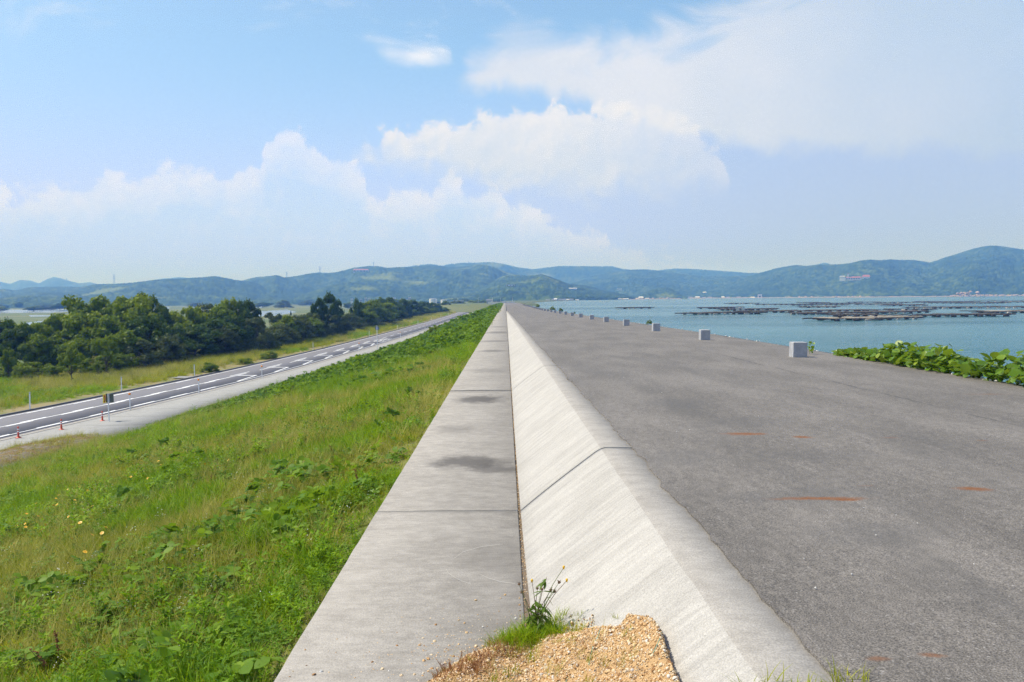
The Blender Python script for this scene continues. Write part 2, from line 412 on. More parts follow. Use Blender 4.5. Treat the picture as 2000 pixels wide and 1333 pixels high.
M['seawall'] = concrete('seawall_concrete', (0.25, 0.24, 0.22), (0.36, 0.35, 0.33))
M['dirt'] = plain('joint_dirt', (0.15, 0.115, 0.08), 0.95, 0.5, 70.0)
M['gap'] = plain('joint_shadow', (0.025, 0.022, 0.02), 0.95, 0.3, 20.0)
M['road'] = plain('road_asphalt', (0.155, 0.152, 0.165), 0.85, 0.10, 1.2)
M['shoulder'] = plain('shoulder_asphalt', (0.185, 0.18, 0.18), 0.88, 0.15, 2.0)
M['roadkerb'] = plain('dark_kerb_concrete', (0.13, 0.125, 0.12), 0.9, 0.3, 2.0)
M['paint'] = plain('road_paint', (0.74, 0.74, 0.73), 0.6, 0.10, 3.0)
M['granite'] = concrete('granite', (0.34, 0.345, 0.355), (0.46, 0.465, 0.475))
M['whitepost'] = plain('white_painted_steel', (0.78, 0.80, 0.82), 0.4, 0.06)
M['orange'] = plain('orange_reflector', (0.9, 0.30, 0.02), 0.3, 0.05)
M['red'] = plain('red_rubber', (0.62, 0.075, 0.03), 0.5, 0.12)
M['yellow'] = plain('yellow_sign_face', (0.95, 0.74, 0.04), 0.4, 0.05)
M['signred'] = plain('red_sign_face', (0.75, 0.10, 0.03), 0.4, 0.05)
M['olive'] = plain('sign_back', (0.085, 0.10, 0.075), 0.5, 0.1)
M['blue'] = plain('blue_sign', (0.07, 0.13, 0.30), 0.4, 0.1)
M['greymetal'] = plain('galvanised_steel', (0.42, 0.44, 0.46), 0.4, 0.1, metal=0.6)
M['steel_far'] = plain('pylon_steel', (0.30, 0.32, 0.34), 0.6, 0.05)
M['white'] = plain('white_render', (0.76, 0.75, 0.72), 0.7, 0.06)
M['cream'] = plain('cream_render', (0.62, 0.58, 0.50), 0.7, 0.06)
M['greywall'] = plain('grey_render', (0.42, 0.42, 0.42), 0.7, 0.06)
M['roofred'] = plain('red_tiles', (0.34, 0.12, 0.085), 0.7, 0.12)
M['roofgrey'] = plain('grey_tiles', (0.17, 0.18, 0.20), 0.6, 0.12)
M['roofwhite'] = plain('pale_sheet_roof', (0.70, 0.70, 0.70), 0.5, 0.06)
M['glass'] = plain('dark_window_glass', (0.04, 0.05, 0.06), 0.15, 0.05)
M['bark'] = plain('bark', (0.10, 0.075, 0.055), 0.9, 0.35, 9.0, bmp=0.6)
M['twig'] = plain('dead_wood', (0.12, 0.10, 0.085), 0.9, 0.2, 9.0)
M['bamboo'] = plain('weathered_bamboo', (0.085, 0.075, 0.065), 0.8, 0.35, 2.0)
M['bamboo2'] = plain('pale_bamboo', (0.30, 0.265, 0.21), 0.8, 0.35, 2.0)
M['floatdark'] = plain('tarred_float', (0.035, 0.035, 0.036), 0.7, 0.3, 3.0)
M['floatpale'] = plain('foam_float', (0.58, 0.55, 0.49), 0.8, 0.2, 3.0)
M['shell'] = plain('bleached_stone', (0.62, 0.60, 0.55), 0.8, 0.15, 30.0)
M['rock'] = plain('shore_rock', (0.36, 0.29, 0.23), 0.9, 0.3, 0.3)
M['sand'] = plain('shore_sand', (0.30, 0.22, 0.17), 0.95, 0.15, 0.2)
M['stem'] = plain('green_stem', (0.13, 0.17, 0.04), 0.6, 0.25, 20.0)
M['stembrown'] = plain('brown_stem', (0.15, 0.085, 0.04), 0.7, 0.25, 20.0)
M['netting'] = plain('green_net', (0.16, 0.42, 0.33), 0.5, 0.15, 30.0)
M['dock'] = plain('rust_seed_head', (0.24, 0.085, 0.03), 0.9, 0.4, 60.0)

# gravel colours: per stone
mt, t, b = new_mat('pea_gravel'); M['gravel'] = mt
r = t.node('ShaderNodeObjectInfo').outputs['Random']
t.put(b.inputs['Base Color'], t.ramp(r, [(0.0, (0.34, 0.17, 0.06)), (0.3, (0.56, 0.35, 0.15)), (0.6, (0.68, 0.48, 0.25)), (0.85, (0.74, 0.61, 0.41)), (1.0, (0.66, 0.62, 0.56))]))
gp = t.node('ShaderNodeNewGeometry').outputs['Position']
c0 = b.inputs['Base Color'].links[0].from_socket
t.put(b.inputs['Base Color'], t.mix(t.ss(t.noise(gp, 7.0, 4.0, 0.7), 0.50, 0.70, 0.0, 0.65), c0, (0.30, 0.20, 0.11)))
b.inputs['Roughness'].default_value = 0.8

GREEN = dict(
    grass=((0.115, 0.165, 0.005), (0.265, 0.325, 0.008), (0.47, 0.46, 0.03)),
    lush=((0.075, 0.165, 0.004), (0.175, 0.325, 0.006), (0.33, 0.45, 0.018)),
    dry=((0.27, 0.27, 0.04), (0.43, 0.40, 0.085), (0.60, 0.55, 0.20)),
    weed=((0.05, 0.125, 0.009), (0.12, 0.24, 0.014), (0.23, 0.35, 0.035)),
    vine=((0.045, 0.11, 0.008), (0.105, 0.215, 0.012), (0.25, 0.37, 0.03)))
for k, (a_, b_, c_) in GREEN.items():
    M[k] = leafy('leaf_' + k, a_, b_, c_, trans=0.38 if k != 'dry' else 0.25, patch=0.35 if k in ('grass', 'lush', 'dry') else None)
M['vinefar'] = leafy('leaf_vine_far', (0.035, 0.090, 0.006), (0.085, 0.180, 0.010), (0.20, 0.31, 0.025), 0.34)
M['redgrass'] = leafy('leaf_red_grass', (0.16, 0.06, 0.03), (0.28, 0.12, 0.06), (0.36, 0.20, 0.09))
M['petal'] = plain('yellow_petals', (0.85, 0.50, 0.02), 0.5, 0.1)
M['petalwhite'] = plain('white_petals', (0.75, 0.75, 0.72), 0.5, 0.05)
M['crown_bright'] = leafy('crown_bright', (0.030, 0.066, 0.003), (0.13, 0.205, 0.005), (0.32, 0.38, 0.012), 0.30)
M['crown_dark'] = leafy('crown_dark', (0.015, 0.040, 0.004), (0.052, 0.105, 0.007), (0.14, 0.205, 0.014), 0.24)
M['crown_olive'] = leafy('crown_olive', (0.035, 0.055, 0.012), (0.085, 0.118, 0.030), (0.165, 0.20, 0.062), 0.22)
M['crown_yellow'] = leafy('crown_yellow', (0.05, 0.095, 0.005), (0.135, 0.21, 0.010), (0.28, 0.34, 0.02), 0.32)

# slope soil and plain
mt, t, b = new_mat('bank_soil'); M['soil'] = mt
pos = t.node('ShaderNodeTexCoord').outputs['Object']
n1 = t.noise(pos, 0.5, 5.0, 0.6); n2 = t.noise(pos, 9.0, 5.0, 0.7)
c = t.mix(t.ss(n1, 0.35, 0.65), (0.15, 0.15, 0.028), (0.12, 0.16, 0.02))
c = t.mix(t.ss(n2, 0.45, 0.75), c, (0.20, 0.15, 0.07))
t.put(b.inputs['Base Color'], c); b.inputs['Roughness'].default_value = 0.95
bump(t, b, n2, 0.8, 0.05)
mt, t, b = new_mat('plain_ground'); M['ground'] = mt
pos = t.node('ShaderNodeTexCoord').outputs['Object']
n1 = t.noise(t.mapping(pos, (1.0, 2.2, 1.0)), 0.006, 6.0, 0.6); n2 = t.noise(pos, 0.08, 6.0, 0.7)
c = t.mix(t.ss(n1, 0.38, 0.62), (0.075, 0.12, 0.025), (0.15, 0.165, 0.055))
c = t.mix(t.ss(n2, 0.5, 0.75, 0.0, 0.6), c, (0.055, 0.085, 0.02))
t.put(b.inputs['Base Color'], c); b.inputs['Roughness'].default_value = 0.95
mt, t, b = new_mat('verge_ground'); M['verge'] = mt
pos = t.node('ShaderNodeTexCoord').outputs['Object']
n1 = t.noise(pos, 0.35, 5.0, 0.6); n2 = t.noise(pos, 5.0, 5.0, 0.7)
c = t.mix(t.ss(n1, 0.4, 0.6), (0.25, 0.20, 0.08), (0.15, 0.165, 0.03))
c = t.mix(t.ss(n2, 0.5, 0.72, 0.0, 0.7), c, (0.33, 0.28, 0.19))
t.put(b.inputs['Base Color'], c); b.inputs['Roughness'].default_value = 0.95
mt, t, b = new_mat('dry_moss'); M['brown'] = mt
pos = t.node('ShaderNodeTexCoord').outputs['Object']
c = t.mix(t.ss(t.noise(pos, 1.6, 5.0, 0.7), 0.40, 0.62), (0.22, 0.135, 0.04), (0.25, 0.225, 0.19))
c = t.mix(t.ss(t.noise(pos, 4.5, 5.0, 0.75), 0.50, 0.66, 0.0, 0.8), c, (0.085, 0.075, 0.035))
t.put(b.inputs['Base Color'], c); b.inputs['Roughness'].default_value = 0.95
bump(t, b, t.noise(pos, 6.0, 6.0, 0.75), 1.0, 0.12)

# the bay
mt, t, b = new_mat('sea_water'); M['water'] = mt
pos = t.node('ShaderNodeTexCoord').outputs['Object']
wv = t.noise(t.mapping(pos, (0.55, 1.0, 1.0), (0, 0, 0.25)), 0.9, 5.0, 0.62, 0.3)
wv2 = t.noise(t.mapping(pos, (0.4, 1.0, 1.0), (0, 0, -0.2)), 0.12, 4.0, 0.6)
band = t.noise(t.mapping(pos, (0.25, 1.0, 1.0), (0, 0, 0.1)), 0.016, 4.0, 0.6)
t.put(b.inputs['Base Color'], t.mix(t.ss(band, 0.35, 0.65), (0.032, 0.135, 0.155), (0.055, 0.170, 0.190)))
b.inputs['IOR'].default_value = 1.33
t.put(b.inputs['Roughness'], t.ss(band, 0.35, 0.7, 0.08, 0.20))
bump(t, b, t.m('ADD', wv, t.m('MULTIPLY', wv2, 1.6)), 0.65, 0.55)
mt, t, b = new_mat('pond_water'); M['pond'] = mt
b.inputs['Base Color'].default_value = (0.20, 0.24, 0.28, 1); b.inputs['Roughness'].default_value = 0.16; b.inputs['IOR'].default_value = 1.33
pos = t.node('ShaderNodeTexCoord').outputs['Object']; bump(t, b, t.noise(pos, 0.6, 3.0), 0.15, 0.2)

# wooded hillsides
mt, t, b = new_mat('wooded_hill'); M['hill'] = mt
f = t.node('ShaderNodeAttribute', attribute_name='tint').outputs['Fac']
pos = t.node('ShaderNodeTexCoord').outputs['Object']
patch = t.noise(pos, 0.006, 5.0, 0.6)
c = t.ramp(t.m('ADD', t.m('MULTIPLY', f, 0.75), t.m('MULTIPLY', patch, 0.25)), [(0.15, (0.006, 0.018, 0.006)), (0.5, (0.030, 0.064, 0.010)), (0.8, (0.110, 0.160, 0.026))])
hx = t.node('ShaderNodeSeparateXYZ'); t.l.new(pos, hx.inputs[0])
c = t.mix(t.m('MULTIPLY', t.ss(t.noise(pos, 0.0045, 3.0, 0.5), 0.60, 0.68, 0.0, 0.6), t.ss(hx.outputs[0], 560.0, 420.0)), c, (0.19, 0.24, 0.05))
t.put(b.inputs['Base Color'], c); b.inputs['Roughness'].default_value = 0.9; b.inputs['Specular IOR Level'].default_value = 0.1

# ------------------------------------------------------------------ the dike: profile functions
ROADZ = -6.82
def hs(y):                       # walkway slab level
    return -0.66 - 0.0017*y
def ha(y):                       # dike road level
    return np.maximum(-0.0062*y, hs(y) - 0.02)
def x_ridge(y):
    return 0.145 + 1.28*np.maximum(ha(y) - hs(y), 0.0)
def x_edge(y):                   # left edge of the asphalt
    return x_ridge(y) + np.interp(y, [0, 60, 120, 160, 1000], [0.31, 0.30, 0.20, 0.12, 0.05])
XS = -1.335                      # outer edge of the walkway
XR = lambda y: np.interp(y, [0, 14, 22, 36, 200, 600], [8.55, 8.66, 8.95, 9.2, 8.4, 8.4])
FOOT = [(2, -26.0), (30, -25.6), (39.4, -25.0), (43, -24.0), (46.6, -23.2), (50, -23.7), (53, -24.2), (62, -23.4), (86, -21.6), (107, -20.7), (145, -20.0), (190, -18.6), (260, -17.8), (360, -17.2), (620, -16.5)]
def foot(y): return np.interp(y, [p[0] for p in FOOT], [p[1] for p in FOOT])
def slope_z(x, y):
    x = np.asarray(x, float); y = np.asarray(y, float)
    f = np.clip((XS - x)/(XS - foot(y)), 0, 1)
    top = hs(y) - 0.16
    return top + (ROADZ + 0.05 - top)*(f**0.94) + 0.16*(fbm(x*0.45, y*0.45, 3) - 0.5)*np.clip((XS - x)*0.8, 0, 1)*np.clip((x - foot(y))*0.4, 0, 1)

# dike road
ys = np.concatenate([np.arange(-12, 30, 0.11), np.arange(30, 120, 0.6), np.arange(120, 500, 3.0)])
us = np.linspace(0, 1, 12)
V = []
for y in ys:
    k = 1.0 if y < 60 else 0.4
    xl = x_edge(y) + k*(0.05*(vn(y*5.3, 0.5, 1) - 0.5) + 0.06*(vn(y*1.1, 0.2, 2) - 0.5) + 0.035*(vn(y*13, 0.2, 4) - 0.5))
    xr = XR(y) + 0.10*(vn(y*2.0, 7.7, 5) - 0.5) + 0.04*(vn(y*9.0, 3.7, 6) - 0.5)
    for uu in us:
        x = xl + (xr - xl)*uu
        V.append((x, y, ha(y) + 0.018 + 0.02*math.sin(math.pi*uu) + 0.012*(fbm(x*0.6, y*0.4, 8, 2) - 0.5)))
V = np.array(V); F = grid_faces(len(ys), len(us))
# skirts give the sheet an edge
n = len(V); li = np.arange(len(ys))*len(us); ri = li + len(us) - 1
S = np.concatenate([V[li] - (0, 0, 0.05), V[ri] - (0, 0, 0.05), V[li], V[ri]])
V2 = np.concatenate([V, S]); a = np.arange(len(ys)); ny = len(ys)
F2 = np.concatenate([F, np.stack([n + 2*ny + a[:-1], n + 2*ny + a[1:], n + a[1:], n + a[:-1]], -1), np.stack([n + 3*ny + a[1:], n + 3*ny + a[:-1], n + ny + a[:-1], n + ny + a[1:]], -1)])
tag(link_obj('dike_road', np_mesh('dike_road', V2, F2[:, ::-1], M['asphalt'], True)), kind='structure')

# core of the dike under the road with the sea face
ysc = np.concatenate([np.arange(-12, 160, 4.0), np.arange(160, 506, 15.0)])
prof = lambda y: [(x_edge(y) - 0.02, -9.0), (x_edge(y) - 0.02, ha(y) - 0.012), (XR(y) + 0.28, ha(y) - 0.012), (XR(y) + 0.30, ha(y) - 0.6), (XR(y) + 3.2, -4.2), (XR(y) + 3.3, -9.0)]
V = np.array([(x, y, z) for y in ysc for x, z in prof(y)])
tag(link_obj('seawall', np_mesh('seawall', V, grid_faces(len(ysc), 6)[:, ::-1], M['seawall'])), kind='structure')

# sloped kerb panels and walkway slabs, one panel between two joints each
JOINTS = [-9.0, -2.8] + [8.0 + 10.75*k for k in range(0, 46)]
ramp_root = tag(empty('sloped_kerb'), kind='structure')
walk_root = tag(empty('walkway'), kind='structure')
def seg(y0, y1, step):
    return np.linspace(y0, y1, max(2, int((y1 - y0)/step) + 1))
for j, (y0, y1) in enumerate(zip(JOINTS, JOINTS[1:])):
    if y0 > 490: break
    near = y0 < 30
    g = 0.018 if near else 0.016
    yy = seg(y0 + g, y1 - g, 0.12 if near else (0.5 if y0 < 90 else 2.5))
    # walkway slab with softened edges
    dz = 0.004*math.sin(j*2.3); tk = 0.5
    rows = []
    for y in yy:
        z = hs(y) + dz
        wob = 0.006*(vn(y*3.1, j, 9) - 0.5) if near else 0
        rows.append([(XS + wob, y, z - tk), (XS + wob, y, z - 0.014), (XS + 0.014, y, z), (-0.65, y, z + 0.004), (0.098, y, z), (0.108, y, z - 0.01), (0.108, y, z - tk)])
    V = np.array(rows).reshape(-1, 3); F = grid_faces(len(yy), 7)
    e0 = np.arange(7); e1 = e0 + (len(yy) - 1)*7
    me = np_mesh('concrete_panel', V, F[:, ::-1], M['slab'])
    bm = bmesh.new(); bm.from_mesh(me); bm.verts.ensure_lookup_table()
    for e in (e0, e1):
        try: bm.faces.new([bm.verts[i] for i in (e if e is e0 else e[::-1])])
        except ValueError: pass
    bm.to_mesh(me); bm.free()
    link_obj('concrete_panel', me, walk_root)
    if y0 < 145:
        yy = yy[yy < 150]
        rows = []
        for y in yy:
            h = float(ha(y) - hs(y)); xr_ = float(x_ridge(y)); z0 = float(hs(y)); z1 = float(ha(y))
            h = max(h, 0.02)
            w1 = 0.012*(vn(y*4.7, 1.0, 12) - 0.5) + 0.008*(vn(y*1.3, 4.0, 13) - 0.5)
            w2 = 0.006*(vn(y*3.0, 9.0, 14) - 0.5)
            gx = 0.126 + 0.034*math.exp(-max(y - 5.0, 0)*0.45)
            r = [(gx, y, z0 - 0.3), (gx, y, z0 - 0.005)]
            for q in (0.2, 0.4, 0.6, 0.8, 0.95):
                r.append((gx + (xr_ - gx)*q, y, z0 + (z1 - z0)*q + 0.010*math.sin(math.pi*q) + w2*math.sin(math.pi*q)))
            r += [(xr_ + w1*0.5 + 0.008, y, z1 - 0.003 + w1*0.3), (xr_ + 0.05 + w1, y, z1 + 0.010), (float(x_edge(y)) + 0.12, y, z1 + 0.004), (float(x_edge(y)) + 0.12, y, z0 - 0.3)]
            rows.append(r)
        V = np.array(rows).reshape(-1, 3); K = len(rows[0]); F = grid_faces(len(yy), K)
        me = np_mesh('concrete_panel', V, F[:, ::-1], [M['ramp'], M['kerbtop']])
        me.polygons.foreach_set('material_index', np.tile((np.arange(K - 1) >= 7).astype(np.int32), len(yy) - 1))
        bm = bmesh.new(); bm.from_mesh(me); bm.verts.ensure_lookup_table()
        for o_, rev in ((0, False), ((len(yy)-1)*K, True)):
            ids = [o_ + i for i in range(K)]
            try: bm.faces.new([bm.verts[i] for i in (ids[::-1] if rev else ids)])
            except ValueError: pass
        bm.to_mesh(me); bm.free()
        link_obj('concrete_panel', me, ramp_root)
# dirt in the gap between walkway and kerb
V = []
for y in seg(-9, 150, 0.5):
    d = 0.010 + 0.03*min(1, max(0, (y - 5)/6))
    V += [(0.10, y, hs(y) - d), (0.17, y, hs(y) - d + 0.004)]
link_obj('joint_filling', np_mesh('joint_filling', np.array(V), grid_faces(len(V)//2, 2)[:, ::-1], M['dirt']), walk_root)
# dark sheet under the panels; its near-black colour paints the shade in the joints
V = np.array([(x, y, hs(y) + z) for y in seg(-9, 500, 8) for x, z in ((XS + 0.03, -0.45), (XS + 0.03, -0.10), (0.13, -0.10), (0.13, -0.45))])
link_obj('joint_shade_sheet', np_mesh('joint_shade_sheet', V, grid_faces(len(V)//4, 4)[:, ::-1], M['gap']), walk_root)

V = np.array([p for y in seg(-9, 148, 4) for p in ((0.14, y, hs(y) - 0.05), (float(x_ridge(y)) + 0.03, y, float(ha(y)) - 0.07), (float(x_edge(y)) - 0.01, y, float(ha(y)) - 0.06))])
link_obj('joint_shade_sheet', np_mesh('joint_shade_sheet', V, grid_faces(len(V)//3, 3)[:, ::-1], M['gap']), ramp_root)  # same sheet under the sloped kerb, joint shade put into its colour

# grass bank
ysb = np.concatenate([np.arange(-10, 40, 0.4), np.arange(40, 130, 1.2), np.arange(130, 520, 5)])
V = []
for y in ysb:
    xx = XS + 0.02 + (foot(y) - XS)*np.linspace(0, 1, 60)**1.25
    V.append(np.stack([xx, np.full(60, y), slope_z(xx, y)], -1))
V = np.array(V).reshape(-1, 3)
tag(link_obj('grass_bank', np_mesh('grass_bank', V, grid_faces(len(ysb), 60), M['soil'], True)), kind='structure')

# ------------------------------------------------------------------ plain, sea, country road
def gz(x, y):
    return np.interp(x, [-9000, -60, -46, -38, -20, -10], [-7.35, -7.3, -7.15, -6.95, -6.95, -6.95])
gx_ = np.array([-9000, -5000, -3000, -1800, -1000, -600, -300, -150, -90, -60, -46, -42, -38, -33, -28, -20, -10, 0.0])
gy_ = np.array([-300, -60, 0, 40, 80, 130, 200, 300, 400, 520, 700, 1000, 1500, 2200, 3200, 5000, 9500.0])
X, Y = np.meshgrid(gx_, gy_, indexing='ij')
V = np.stack([X, Y, gz(X, Y)], -1).reshape(-1, 3)
tag(link_obj('ground', np_mesh('ground', V, grid_faces(len(gx_), len(gy_)), M['ground'])), kind='structure')
# higher land at the end of the dike
rows = [(490, -40, 6), (505, -38, 20), (560, -60, 23), (760, -60, 24), (900, -40, 40), (1150, -60, 70), (1400, -100, 140)]
V = np.array([p for y, a_, b_ in rows for p in ((a_ - 14, y, -7.4), (a_, y, -2.6 if y > 490 else -7.5), (b_, y, -2.6 if y > 490 else -7.5), (b_ + 2, y, -4.5 if y > 490 else -7.5))])
tag(link_obj('harbour_land', np_mesh('harbour_land', V, grid_faces(len(rows), 4)[:, ::-1], M['ground'])), kind='structure')

wx = np.array([11.0, 40, 150, 500, 1500, 4000, 9000]); wy = np.array([-300, 0, 100, 300, 510.0])
X, Y = np.meshgrid(wx, wy, indexing='ij'); V1 = np.stack([X, Y, np.full(X.shape, -3.3)], -1).reshape(-1, 3)
wx2 = np.array([-20, 40, 150, 500, 1500, 4000, 9000.0]); wy2 = np.array([510.0, 900, 1500, 2500, 4500])
X, Y = np.meshgrid(wx2, wy2, indexing='ij'); V2 = np.stack([X, Y, np.full(X.shape, -3.3)], -1).reshape(-1, 3)
F1 = grid_faces(len(wx), len(wy)); F2 = grid_faces(len(wx2), len(wy2)) + len(V1)
tag(link_obj('sea', np_mesh('sea', np.concatenate([V1, V2]), np.concatenate([F1, F2]), M['water'])), kind='structure')

def strip(name, pts, z, mat, parent=None, kind=None):
    """flat polygon"""
    m = MB(); i = len(m.v); m.v += [(p[0], p[1], z) for p in pts]; m.f.append(tuple(range(len(pts)))); m.mi.append(0)
    a2 = sum(p[0]*q[1] - q[0]*p[1] for p, q in zip(pts, pts[1:] + pts[:1]))
    if a2 < 0: m.f = [tuple(reversed(m.f[0]))]
    o = m.build(name, mat, parent)
    if kind: tag(o, kind=kind)
    return o
for pp in (((-60, 606), (104, 604.5), (150, 604), (160, 608), (100, 611), (-60, 613)), ((40, 632), (75, 628), (140, 627), (180, 634), (60, 637)), ((55, 616), (100, 616.5), (120, 618), (60, 619)),
           ((306, 600.5), (330, 599.5), (332, 603), (306, 604.5)), ((490, 600), (512, 599), (512, 602), (490, 603)), ((500, 609), (560, 605), (580, 610), (540, 617), (500, 619)), ((541, 598), (558, 598), (558, 601), (541, 601))):
    strip('pond', [tuple(on(px, py, -7.3)[:2]) for px, py in pp], -7.27, M['pond'], kind='structure')

# country road: centre line in plan
CL = [(10, -39.0), (30, -36.6), (53, -33.9), (57, -33.2), (62, -32.6), (71, -31.6), (83, -30.3), (99, -29.1), (135, -27.4), (155, -26.8), (172, -26.4), (211, -25.5), (300, -24.6), (420, -24.6), (520, -25.2), (580, -25.0), (640, -17.0), (700, -6.0), (760, 2.0)]
cy = np.array([p[0] for p in CL], float); cxs = np.array([p[1] for p in CL], float)
yy = np.arange(10, 620, 2.0)
xx = np.interp(yy, cy, cxs)
for _ in range(6):                                   # smooth the bends
    xx[1:-1] = (xx[:-2] + 2*xx[1:-1] + xx[2:])/4
P = np.stack([xx, yy], -1); T = np.gradient(P, axis=0); T /= np.linalg.norm(T, axis=1)[:, None]; N = np.stack([T[:, 1], -T[:, 0]], -1)
SARC = np.concatenate([[0], np.cumsum(np.linalg.norm(np.diff(P, axis=0), axis=1))])
def rd(s, off):
    """point on the road at arc length s, off metres to the right of the centre line"""
    p = np.array([np.interp(s, SARC, P[:, 0]), np.interp(s, SARC, P[:, 1])]); nn = np.array([np.interp(s, SARC, N[:, 0]), np.interp(s, SARC, N[:, 1])])
    return p + nn*off
def s_at(y): return float(np.interp(y, P[:, 1], SARC))
def ribbon(name, o0, o1, z0, z1, mat, s0=0.0, s1=None, step=2.0, parent=None, kind='structure', thick=0.0):
    s1 = s1 or SARC[-1]; ss_ = np.linspace(s0, s1, max(2, int((s1 - s0)/step) + 1)); V = []
    for s in ss_:
        a_ = rd(s, o0); b_ = rd(s, o1)
        if thick: V += [(*a_, z0 - thick), (*a_, z0), (*b_, z1), (*b_, z1 - thick)]
        else: V += [(*a_, z0), (*b_, z1)]
    k = 4 if thick else 2
    o = link_obj(name, np_mesh(name, np.array(V), grid_faces(len(ss_), k)[:, ::-1], mat), parent)
    if kind: tag(o, kind=kind)
    return o
road = ribbon('country_road', -3.75, 3.4, ROADZ, ROADZ, M['road'], thick=0.1)
ribbon('road_kerb', -4.05, -3.76, ROADZ + 0.10, ROADZ + 0.10, M['roadkerb'], thick=0.2)
ribbon('road_shoulder', 3.41, 3.75, ROADZ + 0.004, ROADZ + 0.012, M['shoulder'], thick=0.1)
# concrete berm between the road and the bank, cast in bays
berm = tag(empty('road_berm'), kind='structure')
SE = SARC[-1] - 2
bays = list(np.arange(0, 200, 4.0)) + list(np.arange(200, SE, 16.0))
for s0, s1 in zip(bays, bays[1:]):
    ribbon('concrete_kerb', 3.76, 4.25, ROADZ + 0.03, ROADZ + 0.04, M['kerbtop'], s0 + 0.012, s1 - 0.012, parent=berm, kind=None, thick=0.15)
    fo = max(5.0, min(10.5, 0.5 + (foot(rd(s0, 0)[1]) - rd(s0, 0)[0])))
    ribbon('concrete_bay', 4.262, fo + 1.2, ROADZ + 0.035, ROADZ + 0.22, M['berm'], s0 + 0.012, s1 - 0.012, parent=berm, kind=None, thick=0.3)
# painted lines
paint = lambda o0, o1, s0, s1, st=2.0: ribbon('road_marking', o0, o1, ROADZ + 0.005, ROADZ + 0.005, M['paint'], s0, s1, st, parent=road, kind=None)
paint(2.88, 3.03, 0, SARC[-1]); paint(-3.30, -3.14, 0, SARC[-1])
sA = s_at(84)
s = 0.0
while s < sA:                                          # stepped slow-down marks inside the lane edges, solid line between
    if s < sA - 8: paint(2.70, 2.87, s, s + 3.0); 
    paint(-3.13, -2.98, s + 1.0, s + 4.0)
    paint(0.085, 0.25, s + 0.5, s + 3.0); paint(-0.25, -0.085, s + 2.2, s + 4.7)
    s += 5.4
paint(-0.08, 0.08, 0, sA)
s = sA
k = 0
while s < SARC[-1] - 8:
    if s < s_at(152):
        paint(-0.10, 0.10, s, s + 7.0)
        paint(-0.55, -0.36, s + 3.5, s + 9.0)
        s += 11.0
    else:
        paint(-0.09, 0.09, s, s + 5.0); s += 10.0
for k in range(7):                                     # hooked marks across the near lane
    y0 = 88.2 + 10.3*k; s0 = s_at(y0)
    q = [rd(s0, 0.1), rd(s0 + 0.5, 0.1), rd(s0 + 0.5, 2.2), rd(s0, 2.2)]
    strip('road_marking', [tuple(p) for p in q], ROADZ + 0.006, M['paint'], road)
    q = [rd(s0 + 0.5, 2.21), rd(s0 + 0.5, 2.0), rd(s0 - 6.0, 2.60), rd(s0 - 6.0, 2.87)]
    strip('road_marking', [tuple(p) for p in q], ROADZ + 0.0065, M['paint'], road)
# two stretched characters painted on the lane (only strokes can be made out)
for k, y0 in enumerate((157.0, 163.5)):
    s0 = s_at(y0)
    for a_, b_, c_, d_ in ((0.5, 2.5, 0.0, 0.45), (0.5, 2.5, 2.0, 2.4), (0.5, 2.5, 4.2, 4.7), (0.5, 0.75, 0.5, 1.95), (0.5, 0.75, 2.45, 4.15), (1.4, 1.62, 0.5, 1.95), (1.4, 1.62, 2.45, 4.15), (2.25, 2.5, 0.5, 1.95)):
        paint(a_, b_, s0 + c_, s0 + d_)

# gravelly verge beyond the kerb
ribbon('road_verge', -9.5, -4.06, -7.02, ROADZ + 0.06, M['verge'])
strip('drain_cover', [tuple(rd(s_at(84.5), -5.6)), tuple(rd(s_at(86.5), -5.6)), tuple(rd(s_at(86.5), -3.9)), tuple(rd(s_at(84.5), -3.9))], ROADZ + 0.115, M['berm'], road)

